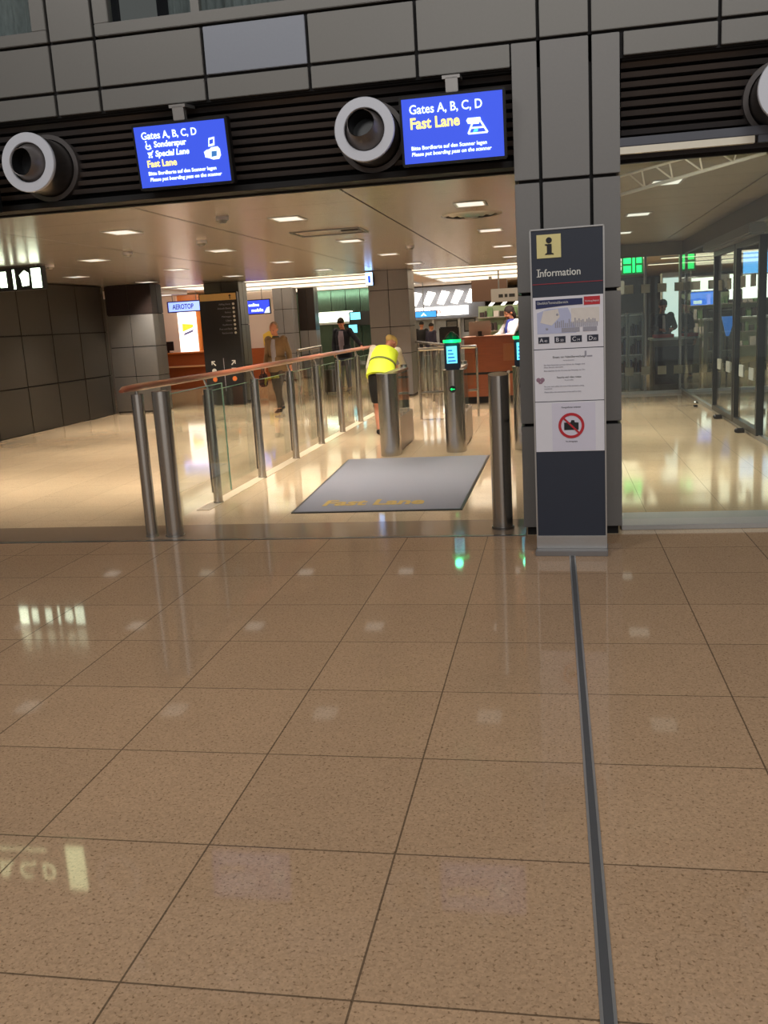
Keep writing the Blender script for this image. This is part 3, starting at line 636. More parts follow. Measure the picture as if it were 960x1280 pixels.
# ================================================================== LEFT BACKGROUND
# directory board
r = thing('directory_board', 'tall black directory board with yellow header and white pictograms', 'sign', (-6.93, 19.0, 0))
k = MB(); k.box(-.42, .42, 0, .12, .02, 2.36, 0, .006); k.build('board', mat('board_black', srgb(30, 30, 32), .4, noise=.05), r)
k = MB(); k.box(-.40, .40, -.008, 0, 2.2, 2.34); k.build('header', mat('header_gold', srgb(205, 172, 110), .5, noise=.04), r)
k = MB(); k.prism([(.26, 2.22), (.28, 2.22), (.28, 2.28), (.3, 2.28), (.27, 2.32), (.24, 2.28), (.26, 2.28)], -.012, -.008); k.build('header_arrow', M_ink, r)
for q, s in enumerate(('Abflug Gates', 'Ankunft Ebene', 'Parken', 'Mietwagen', 'S-Bahn', 'Konferenz', 'Post und Bank', 'Restaurants')):
    z = 2.1-q*.085; text(s, .05, M_gink, r, (.27, -.004, z), align='RIGHT', ex=.001); k = MB(); k.tube([(.33, -.006, z+.015), (.33, 0, z+.015)], .026, 16); k.build('round_pictogram', M_off, r)
k = MB(); k.box(.0, .01, -.006, 0, .3, 1.0); k.build('divider_line', M_gink, r)
for ax, fl in ((-.22, -1), (.22, 1)):
    k = MB(); k.prism([(ax-.05*fl, .86), (ax-.035*fl, .845), (ax+.03*fl, .91), (ax+.03*fl, .87), (ax+.05*fl, .87), (ax+.05*fl, .95), (ax-.03*fl, .95), (ax-.03*fl, .93), (ax+.015*fl, .93)], -.006, 0); k.build('arrow', M_off, r)
    k = MB(); k.tube([(ax, -.006, .74), (ax, 0, .74)], .05, 20) if fl < 0 else k.box(ax-.05, ax+.05, -.006, 0, .69, .79); k.build('pictogram', M_off, r)
    k = MB(); k.tube([(ax, -.006, .56), (ax, 0, .56)], .05, 20); k.build('pictogram', mat('orange_print', srgb(220, 120, 60), .5, noise=.05), r)
# travel desk: wall niche, lit poster, desk and hanging sign
r = thing('travel_desk', 'reddish wooden service desk with a shelf, under the pale blue sign', 'service desk', (-10.6, 25.4, 0))
k = MB(); k.box(-.9, .95, 0, .7, 0, 1.0); k.build('desk_body', M_cwood, r)
k = MB(); k.box(-.95, 1.0, -.08, .75, 1.0, 1.04, 0, .005); k.build('desk_top', M_owood, r)
k = MB(); k.box(-.9, .95, -.2, 0, .62, .66, 0, .005); k.build('bag_shelf', mat('light_wood', srgb(215, 170, 120), .4, noise=.1), r)
k = MB(); r = thing('poster_wall', 'orange and cream wall with a lit white poster behind the service desk', 'wall panel', (-10.6, 25.4, 0)); k.box(-1.5, .95, 1.7, 1.8, 0, 2.7); k.build('back_panel', M_owood, r); k = MB(); k.box(-1.5, -.58, 1.6, 1.7, 0, 2.7); k.build('cream_panel', mat('cream_panel', srgb(225, 205, 190), .6, noise=.04), r)
k = MB(); k.box(-.58, -.02, 1.62, 1.7, .9, 2.4); ps = k.build('lit_poster', glow('poster_light', (255, 244, 235), 1.6), r)
k = MB(); k.prism([(-.46, 1.62), (-.12, 1.74), (-.1, 1.82), (-.45, 1.86)], 1.61, 1.62); k.build('yellow_shape', glow('poster_yellow', (240, 200, 60), 1.1), ps)
k = MB(); k.prism([(-.45, 1.5), (-.14, 1.6), (-.1, 1.68), (-.4, 1.58)], 1.61, 1.62); k.build('grey_shape', mat('poster_grey', srgb(110, 110, 150), .5, emit=.5), ps)
area('poster_wall_light', (-10.5, 26.2, 2.75), (R(20), 0, 0), 1.6, .3, 30, (1, .85, .7))
for x in (-11.0, -9.75):
    q = thing('desk_monitor', 'black monitor on the orange service desk, %s end' % ('left' if x < -10.5 else 'right'), 'monitor', (x, 25.65, 1.04)); k = MB(); k.box(-.17, .17, 0, .04, .06, .32, 0, .006); k.build('housing', M_black, q); k = MB(); k.box(-.03, .03, 0, .03, 0, .1); k.box(-.1, .1, -.06, .1, 0, .012); k.build('stand', M_black, q)
q = thing('shop_sign', 'pale blue lit AEROTOP sign hanging over the service desk', 'sign', (-10.08, 25.0, 2.15))
k = MB(); k.box(-.55, .55, 0, .15, 0, .31, 0, .01); k.build('housing', mat('sign_rim', srgb(60, 50, 140), .4, noise=.05), q)
k = MB(); k.box(-.5, .53, -.01, 0, .03, .28); k.build('lit_face', glow('sign_pale_blue', (150, 175, 250), 1.5), q)
text('AEROTOP', .19, mat('violet_text', srgb(60, 40, 160), .5, noise=.05), q, (-.38, -.014, .09), bold=.004, sx=.72)
k = MB(); k.tube([(-.4, .07, .31), (-.4, .07, .6)], .01, 8); k.build('hanger', M_steeld, q); k = MB(); k.tube([(.3, .07, .31), (.3, .07, .6)], .01, 8); k.build('hanger', M_steeld, q)
lt = area('sign_glow', (-10.08, 25.0, 2.12), (0, 0, 0), 1, .3, 6, (.5, .4, 1))
q = thing('side_screen', 'narrow white and blue lit screen left of the service desk', 'screen', (-11.15, 24.7, 2.12)); k = MB(); k.box(-.12, .0, 0, .08, 0, .3); k.build('housing', M_black, q); k = MB(); k.box(-.09, -.02, -.01, 0, .03, .27); k.build('display', M_stext, q)
q = thing('dark_portal', 'dark frame of the shop front at the left of the service desk', 'door frame', (-11.05, 25.0, 0)); k = MB(); k.box(-.08, .04, 0, .2, 0, 2.4); k.build('jamb', M_black, q); k = MB(); k.box(-.6, -.08, .05, .15, 0, 2.3); k.box(.04, .1, .02, .16, .9, 2.4); k.build('side_panel', M_owood, q)
q = thing('white_soffit', 'white ceiling box with lights above the service desk', 'soffit', (-10.4, 22.3, 2.6)); k = MB(); k.box(-1.6, .6, 0, 2.2, 0, .14); k.build('box', M_white, q); k = MB(); k.box(-.5, .4, .5, .8, -.02, 0); k.box(-.2, .4, 1.4, 1.6, -.02, 0); k.build('light_strip', M_lamp, q)
# pale shop wall with blue screen
q = thing('shop_wall', 'pale shop wall with a yellow patch behind the walking man', 'wall panel', (-8.75, 28, 0)); k = MB(); k.box(-.95, .45, 0, .1, 0, 2.7); k.build('panel', mat('pale_wall', srgb(215, 200, 190), .6, noise=.03), q)
k = MB(); k.prism([(-.1, 1.05), (.3, 1.05), (.26, 1.4), (.1, 1.5), (-.1, 1.4)], -.01, 0); k.build('yellow_patch', mat('yellow_patch', srgb(235, 200, 80), .5, noise=.05), q)
k = MB(); k.box(-.9, .44, -.3, 0, .0, 1.0); k.build('wooden_counter', M_cwood, q)
area('shop_wall_light', (-8.6, 26.6, 2.9), (R(25), 0, 0), 1.2, .5, 28, (.85, .7, 1))
q = thing('blue_screen', 'blue lit screen with white writing hanging before the pale wall', 'screen', (-8.28, 26, 1.98)); k = MB(); k.box(-.42, .34, 0, .1, 0, .42, 0, .008); k.build('housing', M_black, q); k = MB(); k.box(-.4, .32, -.01, 0, .03, .39); k.build('display', M_blue, q)
text('online', .13, M_stext, q, (-.3, -.014, .23), bold=.003); text('mobile', .13, M_stext, q, (-.22, -.014, .08), bold=.003); k = MB(); k.prism([(.16, .03), (.32, .03), (.32, .2), (.24, .17)], -.014, -.01); k.build('corner_logo', M_stext, q)
k = MB(); k.tube([(.1, .05, .42), (.1, .05, .76)], .012, 8); k.build('hanger', M_steeld, q)
# dark cabinet below
# greenish glass wall
M_gw = mat('green_metal_wall', srgb(92, 112, 100), .22, .9, noise=.12, nscale=4, stretch=(5, 1, .6), bump=.3)
gw = MB()
x = -9.6
while x < -5.7: gw.box(x+.01, x+.5, 32, 32.05, 0, 2.74); x += .51
q = gw.build('green_metal_wall', M_gw, None, (-7, 32, 0)); tag(q, 'shiny greenish metal wall behind the man in the dark jacket', 'wall panel')
q = thing('light_band', 'long glowing white band on the greenish metal wall', 'light fitting', (-7.7, 31.6, 1.6)); k = MB(); k.box(-.9, .95, .1, .38, -.02, .42, 0, .01); k.build('housing', M_alu, q); k = MB(); k.box(-.88, .93, .08, .1, .06, .4); k.build('diffuser', glow('band_light', (240, 255, 225), 3), q)
area('green_wall_light', (-7, 30.6, 2.7), (R(30), 0, 0), 3.5, .4, 45, (.8, 1, .75))
q = thing('dark_screen_bar', 'long dark bar with a turquoise screen below the green wall lights', 'screen', (-6.0, 31.0, 1.5)); k = MB(); k.box(-.75, 1.2, 0, .12, 0, .46, 0, .01); k.build('housing', M_black, q); k = MB(); k.box(-.7, -.36, -.01, 0, .2, .43); k.build('display', M_cyan, q)
q = thing('small_turquoise_screen', 'small turquoise screen just behind the head of the man in dark jacket', 'screen', (-6.65, 30.8, 1.25)); k = MB(); k.box(-.1, .22, 0, .06, 0, .3, 0, .006); k.build('housing', M_black, q); k = MB(); k.box(-.08, .2, -.008, 0, .02, .28); k.build('display', M_cyan, q)
k = MB(); k.box(.05, .08, .02, .04, -1.25, 0); k.build('stand', M_steeld, q)
# corner light on the inner column
q = thing('corner_light', 'blue white lit vertical sign on the left edge of the inner column', 'sign', (-3.70, 19.16, 2.3)); k = MB(); k.box(-.08, .08, 0, .12, 0, .28, 0, .005); k.build('housing', M_alu, q); k = MB(); k.box(-.07, .07, -.008, 0, .015, .265); k.build('lit_face', glow('blue_white_light', (140, 190, 255), 6), q)
k = MB(); k.box(-.02, .03, -.012, -.008, .06, .2); k.build('pictogram', M_blue, q)

# ================================================================== WOODEN COUNTER and right background
q = thing('service_counter', 'reddish brown wooden counter behind the scanner gates', 'counter', (-1.0, 17.0, 0))
k = MB(); k.box(-.6, .9, 0, .8, .12, 1.16, 0, .005); k.build('body', M_cwood, q); k = MB(); k.box(-.56, .9, .06, .8, 0, .12); k.build('plinth', M_black, q)
k = MB(); k.box(-.64, .95, -.05, .85, 1.16, 1.2, 0, .006); k.build('counter_top', M_cwood, q); k = MB(); k.box(-.6, .9, -.012, 0, .52, .56); k.build('dark_band', M_black, q); k = MB(); k.box(.1, .52, -.02, 0, .75, 1.05); k.build('front_panel', mat('light_panel_wood', srgb(160, 100, 60), .3, noise=.1), q)
q = thing('counter_monitor', 'back of a silver monitor standing on the wooden counter', 'monitor', (-1.33, 17.3, 1.2)); k = MB(); k.box(-.2, .2, 0, .03, .01, .27, 0, .008); k.build('shell', mat('silver_plastic', srgb(190, 180, 172), .4, .2, noise=.03), q); k = MB(); k.box(-.035, .035, -.03, 0, .0, .09); k.box(-.07, .07, -.06, .1, -.0, .01); k.build('stand', M_black, q)
q = thing('dark_terminal', 'low black device left of the silver monitor on the counter', 'device', (-1.9, 17.6, 1.0)); k = MB(); k.box(-.22, .15, 0, .15, 0, .4, 0, .02); k.build('housing', M_black, q); k = MB(); k.tube([(-.03, .07, -1.0), (-.03, .07, .02)], .04, 10); k.build('stand', M_black, q)

# shop frontage far right: white fascia, slanted lamps, sign letters
q = thing('shop_fascia', 'brilliant white lit shop fascia with raised lettering in the far right', 'shop front', (-4.0, 34, 0))
k = MB(); k.box(-1.4, 1.6, 0, .3, 1.55, 2.7); k.build('fascia', mat('fascia_grey', srgb(120, 122, 130), .5, noise=.05), q)
k = MB(); k.box(-1.3, 1.0, -.1, 0, 1.67, 1.98); k.build('lit_band', M_shopw, q)
for i in range(5):
    k = MB(); x = -1.1+i*.5; k.prism([(x, 2.1), (x+.22, 2.05), (x+.46, 2.48), (x+.2, 2.55)], -.25, -.05); k.build('lamp_blade', M_shopw, q)
text('SHOARMA', .2, mat('red_letter', srgb(210, 150, 140), .5, noise=.05), q, (-.9, -.12, 1.74), bold=.004)
k = MB()
for x in (-1.3, -.35, .6, 1.5): k.box(x, x+.08, .05, .2, 0, 1.55)
k.build('mullion', M_alu, q)
k = MB(); k.box(-1.4, 1.6, .25, .3, 0, 1.55); k.build('back_wall', mat('shop_inner', srgb(178, 180, 184), .6, noise=.25, nscale=2), q)
area('shop_light', (-3.8, 33.2, 2.68), (R(-10), 0, 0), 3, .6, 14, (1, .96, .9))
for i in range(3):
    q = thing('slanted_lamp', '%s of three slanted white tube lamps right of the bright fascia' % ('leftmost', 'middle', 'rightmost')[i], 'lamp', (-2.35+i*.42, 32, 1.6), 0, 'slanted tube lamps'); k = MB(); k.tube([(0, 0, 0), (.42, 1.2, .55)], .05, 10); k.build('tube', M_shopw, q); k = MB(); k.tube([(-.02, -.05, -.03), (.03, .08, .04)], .06, 10); k.tube([(.4, 1.14, .52), (.44, 1.26, .58)], .06, 10); k.build('end_cap', M_alu, q)
for i, (x, z, w2) in enumerate(((-5.1, 1.62, .45), (-4.15, 1.62, .85))):
    q = thing('blue_lit_sign', '%s small blue lit sign under the white fascia' % ('left', 'right')[i], 'sign', (x, 30.5, z)); k = MB(); k.box(-w2/2, w2/2, 0, .08, 0, .22, 0, .006); k.build('housing', M_black, q); k = MB(); k.box(-w2/2+.02, w2/2-.02, -.01, 0, .02, .2); k.build('lit_face', glow('sky_blue_glow', (60, 150, 230), 1.2), q)
    k = MB(); k.prism([(-.1, .06), (0, .16), (.1, .06), (.04, .06), (0, .1), (-.04, .06)], -.014, -.01); k.build('symbol', M_stext, q)
    k = MB(); k.tube([(0, .04, .22), (0, .04, FZ-z)], .012, 8); k.build('hanger', M_steeld, q)
for i, (x, z) in enumerate(((-3.35, 1.25), (-2.75, 1.28))):
    q = thing('wall_picture', '%s dark framed display on the far white shop wall' % ('left', 'right')[i], 'display', (x, 31.5, z)); k = MB(); k.box(-.2, .2, 0, .05, -.2, .25, 0, .006); k.build('frame', M_black, q); k = MB(); k.box(-.16, .16, -.006, 0, -.15, .2); k.build('picture', mat('dim_picture', srgb(90, 88, 86), .5, noise=.5, nscale=14), q)
    k = MB(); k.box(-.03, .03, .0, .04, -z, -.2); k.build('stand', M_steeld, q)
q = thing('brown_soffit_box', 'dark brown box under the ceiling above the wooden counter', 'ceiling box', (-1.85, 28.5, 2.0)); k = MB(); k.box(-.55, .5, 0, .6, 0, .62, 0, .01); k.build('box', mat('soffit_brown', srgb(100, 74, 62), .5, noise=.08), q); k = MB(); k.tube([(0, .3, .62), (0, .3, .74)], .05, 10); k.build('hanger', M_steeld, q)
q = thing('white_fascia_beam', 'pale grey fascia with rows of dark letters above the counter', 'sign', (-.4, 25, 1.9)); k = MB(); k.box(-1.2, 2.2, 0, .3, 0, .34, 0, .01); k.build('beam', mat('fascia_pale', srgb(150, 150, 152), .5, noise=.05), q)
text('\u25ac\u25ac \u25ac\u25ac\u25ac  \u25ac\u25ac \u25ac\u25ac' if False else 'III II IIII  III III III', .1, M_ink, q, (-1.0, -.004, .12), bold=.008, sx=1.5); k = MB(); k.tube([(-1, .15, .34), (-1, .15, .84)], .02, 8); k.build('hanger', M_steeld, q); k = MB(); k.tube([(1.5, .15, .34), (1.5, .15, .84)], .02, 8); k.build('hanger', M_steeld, q)
q = thing('shelf_wall', 'pale shop shelving with goods far behind the counter woman', 'shelving', (-.6, 28, 0)); k = MB(); k.box(-1.6, 2.2, .3, .4, 0, 1.85); k.build('back', mat('shelf_green', srgb(170, 190, 165), .6, noise=.1), q)
for z in (.3, .7, 1.1, 1.5): k = MB(); k.box(-1.6, 2.2, 0, .3, z, z+.03); k.build('shelf', M_alu, q)
k = MB(); random.seed(5)
for z in (.33, .73, 1.13, 1.53):
    x = -1.55
    while x < 2.1: w3 = .05+random.random()*.12; k.box(x, x+w3, .05, .25, z, z+.1+random.random()*.18, random.randrange(3)); x += w3+.03
o = k.build('goods', [M_white, mat('goods_dark', srgb(70, 60, 66), .6, noise=.2), mat('goods_green', srgb(120, 160, 120), .6, noise=.2)], q); o['kind'] = 'stuff'
area('shelf_light', (-.4, 26.6, 2.9), (R(15), 0, 0), 3, .5, 60, (1, .95, .85))

# ================================================================== VESTIBULE behind the glass front
g1 = MB(); g1.box(.46, 8, 6.83, 6.842, .035, 2.57); struct('window_4', g1, M_glass)
PX = 2.25
pw = MB()
pw.box(PX, PX+.06, 6.9, 10.95, 0, .06, 1); pw.box(PX, PX+.06, 10.95, 18.0, 0, .06, 1)
pw.box(PX, PX+.08, 6.9, 18, 2.42, HZ+.05, 2)
pw.box(PX+.02, PX+.03, 6.9, 10.95, .06, 2.42, 0); pw.box(PX+.02, PX+.03, 14.02, 18, .06, 2.42, 0)
struct('wall_right', pw, [M_glass, M_alu, mat('dark_fascia', srgb(120, 116, 106), .4, .3, noise=.05)])
def door(nm, y0, y1):
    r = bpy.data.objects.new(nm, None); C.objects.link(r); r['kind'] = 'structure'; r.location = (PX, y0, 0); d = y1-y0
    k = MB(); k.box(-.03, .05, 0, .07, .05, 2.25); k.box(-.03, .05, d-.07, d, .05, 2.25); k.box(-.03, .05, .07, d-.07, .05, .12); k.box(-.03, .05, .07, d-.07, 2.18, 2.25); k.build('door_frame', mat('door_dark_frame', srgb(52, 54, 54), .35, .5, noise=.05), r)
    k = MB(); k.box(.0, .01, .07, d-.07, .12, 2.18); k.build('door_glass', M_glass, r)
    k = MB(); k.tube([(-.1, d*.5, .025), (-.02, d*.5, .025)], .035, 14); k.ell((-.1, d*.5, .03), (.035, .035, .03)); k.build('door_stop', M_black, r)
    for z in (.72, 1.78):
        for q in (.3, .72): k = MB(); k.box(-.012, -.002, d*q-.13, d*q+.13, z-.07, z+.07); k.build('frosted_square', M_fr, r)
M_fr = mat('frosted_film', srgb(190, 196, 190), .7, noise=.03)
door('door_1', 10.97, 12.38); door('door_2', 12.42, 13.98)
t = MB(); t.box(PX-.16, PX+.02, 10.9, 14.1, 2.25, 2.38, 0, .02); struct('trim_7', t, mat('header_alu', srgb(140, 138, 134), .35, .5, noise=.04))
q = thing('door_stop', 'shiny round floor stop before the fixed glass, left of the sliding doors', 'door stop', (PX-.12, 14.9, 0)); k = MB(); k.tube([(0, 0, 0), (0, 0, .03)], .03, 14); k.build('base', M_black, q); k = MB(); k.ell((0, 0, .055), (.04, .04, .035)); k.build('knob', M_steel, q)
# back glass wall with two rows of squares
bw = MB(); bw.box(.34, PX+3, 17.5, 17.512, .05, 2.42, 0); bw.box(.34, 8, 17.46, 17.55, 2.42, HZ+.05, 2); bw.box(.34, 8, 17.47, 17.54, 0, .05, 1)
for x in (1.62, 2.22, 2.9): bw.box(x-.02, x+.02, 17.46, 17.55, .05, 2.42, 3)
struct('wall_back_glass', bw, [M_glass, M_alu, MATS["dark_fascia"], M_steeld])
for i in range(12):
    for z, nmz in ((.42, 'lower'), (1.87, 'upper')):
        if z > 1 and i > 6: continue
        x = 1.05+i*.285; k = MB(); k.box(x-.075, x+.075, 17.435, 17.455, z-.075, z+.075)
        o = k.build('frosted_square', M_fr, None, (x, 17.445, z)); tag(o, 'pale frosted square in the %s row on the far glass wall' % nmz, 'glass marking', 'frosted squares on the far glass wall, %s row' % nmz)
# green exit signs
q = thing('exit_sign', 'green lit exit sign with running figure behind the glass front', 'exit sign', (1.71, 21.5, 2.27)); q.scale = (1.2, 1.2, 1.2); k = MB(); k.box(-.18, .2, 0, .08, 0, .34, 0, .006); k.build('housing', mat('green_body', srgb(10, 110, 60), .4, emit=.5), q)
for a, b, c0, c1 in ((-.15, -.02, .19, .31), (-.15, -.02, .03, .15), (.01, .05, .03, .31), (.08, .17, .19, .31), (.08, .17, .03, .15)): k = MB(); k.box(a, b, -.01, 0, c0, c1); k.build('lit_panel', glow('exit_green', (30, 255, 130), 1.5), q); k = MB(); k.tube([(0, .04, .34), (0, .04, .385)], .01, 8); k.build('hanger', M_steeld, q)
# hall roof truss reflected in the glass, modelled as tubes behind it
q = thing('truss_reflection', 'white lattice girder modelled for the hall truss mirrored in the glass', 'truss', (.5, 7.9, 2.45))
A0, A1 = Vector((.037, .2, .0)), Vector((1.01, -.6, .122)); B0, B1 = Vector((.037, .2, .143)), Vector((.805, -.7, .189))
M_wp = mat('reflected_truss_white', srgb(232, 224, 208), .5, noise=.03)
k = MB(); k.tube([A0, A1], .014, 10); k.build('reflected_bottom_chord', M_wp, q)
k = MB(); k.tube([B0, B1], .010, 10); k.build('reflected_top_chord', M_wp, q)
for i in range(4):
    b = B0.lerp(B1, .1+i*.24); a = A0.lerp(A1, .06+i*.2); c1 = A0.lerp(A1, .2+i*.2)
    k = MB(); k.tube([b, c1], .007, 8); k.build('reflected_brace', M_wp, q)
    k = MB(); k.tube([B0.lerp(B1, .22+i*.24) if i < 3 else B1, c1], .007, 8); k.build('reflected_brace', M_wp, q)
for p0 in (B0, B1): k = MB(); k.tube([p0, (p0.x, p0.y, .2)], .006, 8); k.build('hanger', M_steeld, q)  # hangers of the girder modelled for the reflection

# shop behind the vestibule: racks, counter, signs
random.seed(11)
for i, x in enumerate((1.25, 1.55)):
    q = thing('display_rack', '%s dark display rack with blue and silver goods behind the far glass' % ('left', 'right')[i], 'display rack', (x, 18.6, 0)); k = MB()
    k.box(-.14, -.11, 0, .4, 0, 1.45); k.box(.11, .14, 0, .4, 0, 1.45); k.box(-.14, .14, .36, .4, 0, 1.45); k.build('frame', M_steeld, q)
    for z in (.3, .65, 1.0, 1.4): k = MB(); k.box(-.13, .13, 0, .38, z, z+.02); k.build('shelf', M_alu, q)
    k = MB()
    for z in (.32, .67, 1.02):
        for a in range(5): x0 = -.1+a*.045; k.box(x0, x0+.032, .06, .3, z, z+.14+random.random()*.15, random.randrange(3))
    o = k.build('goods', [MATS['goods_dark'], mat('goods_blue', srgb(50, 60, 110), .5, noise=.2), mat('goods_brown', srgb(80, 50, 44), .6, noise=.2)], q); o['kind'] = 'stuff'
q = thing('security_desk', 'grey desk with a tray behind the far glass wall', 'desk', (2.05, 18.3, 0)); k = MB(); k.box(-.22, .35, 0, .6, 0, .92, 0, .005); k.build('body', mat('desk_grey', srgb(120, 118, 116), .5, noise=.05), q); k = MB(); k.box(-.18, .32, -.02, 0, .1, .8); k.build('dark_front', mat('desk_dark', srgb(44, 46, 56), .5, noise=.1), q); k = MB(); k.box(-.25, .4, -.05, .65, .92, .96, 0, .005); k.build('desk_top', M_alu, q)
q = thing('red_tray', 'red tray lying on the grey desk behind the glass', 'tray', (2.03, 18.5, .96)); k = MB(); k.box(-.16, .2, -.1, .25, 0, .015); k.box(-.16, .2, -.1, -.08, .015, .06); k.box(-.16, .2, .23, .25, .015, .06); k.box(-.16, -.14, -.08, .23, .015, .06); k.box(.18, .2, -.08, .23, .015, .06); k.build('shell', mat('tray_red', srgb(200, 60, 50), .5, noise=.05), q)
q = thing('lit_display_case', 'white lit display column behind the person at the desk', 'display case', (2.35, 20.0, 0)); k = MB(); k.box(-.17, .17, 0, .3, 0, 2.2); k.build('case', M_white, q); k = MB(); k.box(-.15, .15, -.01, 0, .7, 2.1); k.build('lit_front', glow('case_light', (225, 240, 235), .9), q)
q = thing('blue_advert', 'blue lit advert panel behind the glass, left of the sliding doors', 'advert', (3.55, 24, 1.5)); k = MB(); k.box(-.28, .28, 0, .1, 0, .35, 0, .006); k.build('housing', M_alu, q); k = MB(); k.box(-.26, .26, -.01, 0, .02, .33); k.build('lit_face', glow('advert_blue', (40, 120, 250), 1.5), q); k = MB(); k.box(-.2, .0, -.014, -.01, .05, .13); k.build('white_patch', M_stext, q); k = MB(); k.tube([(0, .05, -1.5), (0, .05, 0)], .03, 8); k.build('stand', M_steeld, q)
for i, (x, z0, x1, z1) in enumerate(((4.1, 1.75, 4.8, 2.35), (5.2, 1.6, 6.4, 2.4), (6.6, 1.6, 7.6, 2.3))):
    q = thing('bright_window_panel', '%s blinding white panel seen through the sliding doors' % ('leftmost', 'middle', 'rightmost')[i], 'light panel', ((x+x1)/2, 30, z0)); W = (x1-x)/2; k = MB(); k.box(-W, W, 0, .06, 0, z1-z0); k.build('frame', M_alu, q); k = MB(); k.box(-W+.03, W-.03, -.01, 0, .03, z1-z0-.03); k.build('lit_face', M_shopw, q); k = MB(); k.box(-.04, .04, .01, .05, -z0, 0); k.build('stand', M_steeld, q)
q = thing('light_blue_panel', 'large sky blue lit panel at the right edge behind the doors', 'advert', (5.2, 23.4, 2.15)); k = MB(); k.box(-.9, .9, 0, .1, 0, .55, 0, .01); k.build('housing', M_alu, q); k = MB(); k.box(-.87, .87, -.01, 0, .03, .52); k.build('lit_face', glow('pale_sky_glow', (90, 170, 250), 1.3), q); k = MB(); k.tube([(-.6, .05, .55), (-.6, .05, .6)], .02, 8); k.build('hanger', M_steeld, q); k = MB(); k.tube([(.6, .05, .55), (.6, .05, .6)], .02, 8); k.build('hanger', M_steeld, q)
q = thing('check_in_island', 'long grey counter island beyond the sliding doors', 'counter', (5.2, 26, 0)); k = MB(); k.box(-2.2, 2.8, 0, 1.2, 0, 1.1, 0, .01); k.build('body', mat('island_grey', srgb(92, 98, 98), .5, noise=.3, nscale=2), q); k = MB(); k.box(-2.25, 2.85, -.05, 1.25, 1.1, 1.15, 0, .01); k.build('top', M_alu, q); k = MB()
for x in (-1.6, -.8, 0, .8, 1.6): k.box(x-.18, x+.18, .5, .56, 1.3, 1.6); k.box(x-.02, x+.02, .5, .55, 1.15, 1.3)
k.build('monitor_row', M_black, q)
q = thing('blue_bucket_sign', 'small blue lit wedge shaped sign behind the first door post', 'sign', (3.1, 17.9, .95)); k = MB(); k.prism([(-.02, 0), (.03, 0), (.13, .35), (-.1, .35)], 0, .06); k.build('panel', glow('soft_blue', (70, 130, 220), .9), q); k = MB(); k.tube([(0, .03, -.95), (0, .03, .01)], .015, 8); k.build('stand', M_steeld, q)
for i in range(3):
    q = thing('strip_light', '%s linear ceiling light beyond the sliding doors' % ('nearest', 'middle', 'farthest')[i], 'ceiling light', (4.6, 20.8+i*3.2, FZ-.03), 0, 'linear lights beyond the doors'); k = MB(); k.box(-2, 2.5, -.08, .08, -.05, -.04); k.build('diffuser', M_lum, q); k = MB(); k.box(-2.02, 2.52, -.1, .1, -.04, 0); k.build('housing', M_alu, q)
tl_ = area('truss_fill_light', (.75, 7.0, 2.3), (R(150), 0, 0), .5, .06, 3, (1, .95, .85))  # added uplight without a fitting, brightens the girder modelled for the reflection
area('doors_hall_light', (5, 22, 2.7), (0, 0, 0), 4, 3, 70, (1, .9, .75))

# ================================================================== PEOPLE
def remesh(mb, name, mt, parent, vox=.009, smooth=2):
    o = mb.build(name, mt, None)
    md = o.modifiers.new('r', 'REMESH'); md.mode = 'VOXEL'; md.voxel_size = vox; md.use_smooth_shade = True
    sm = o.modifiers.new('s', 'SMOOTH'); sm.factor = .5; sm.iterations = smooth
    bpy.context.view_layer.update()
    me = bpy.data.meshes.new_from_object(o.evaluated_get(bpy.context.evaluated_depsgraph_get())); me.name = name
    me.materials.clear(); me.materials.append(mt)
    for pl in me.polygons: pl.use_smooth = True; pl.material_index = 0
    C.objects.unlink(o); old = o.data; bpy.data.objects.remove(o); bpy.data.meshes.remove(old)
    n = bpy.data.objects.new(name, me); C.objects.link(n); n.parent = parent
    return n
V = Vector
def hand(k, wr, d, side, palm):
    """wr wrist, d hand direction, side: direction of the thumb, palm: palm normal"""
    d = d.normalized(); side = (side-d*side.dot(d)).normalized(); nrm = d.cross(side)
    if nrm.dot(palm) < 0: nrm = -nrm
    k.tube([wr-d*.02, wr+d*.03, wr+d*.085], [(.022, .018), (.036, .015), (.038, .013)], 12, ref=side)
    for i, (o_, ln) in enumerate(((.030, .068), (.011, .078), (-.009, .072), (-.028, .056))):
        b = wr+d*.078+side*o_; m1 = b+(d*.85+nrm*.35)*ln*.5; m2 = m1+(d*.5+nrm*.8)*ln*.5
        k.tube([b-d*.01, b, m1, m2], [.0095, .0095, .009, .0075], 8)
    b = wr+d*.025+side*.028; k.tube([b-side*.01, b+side*.018+d*.02, b+side*.026+d*.05+nrm*.01], [.012, .011, .008], 8)
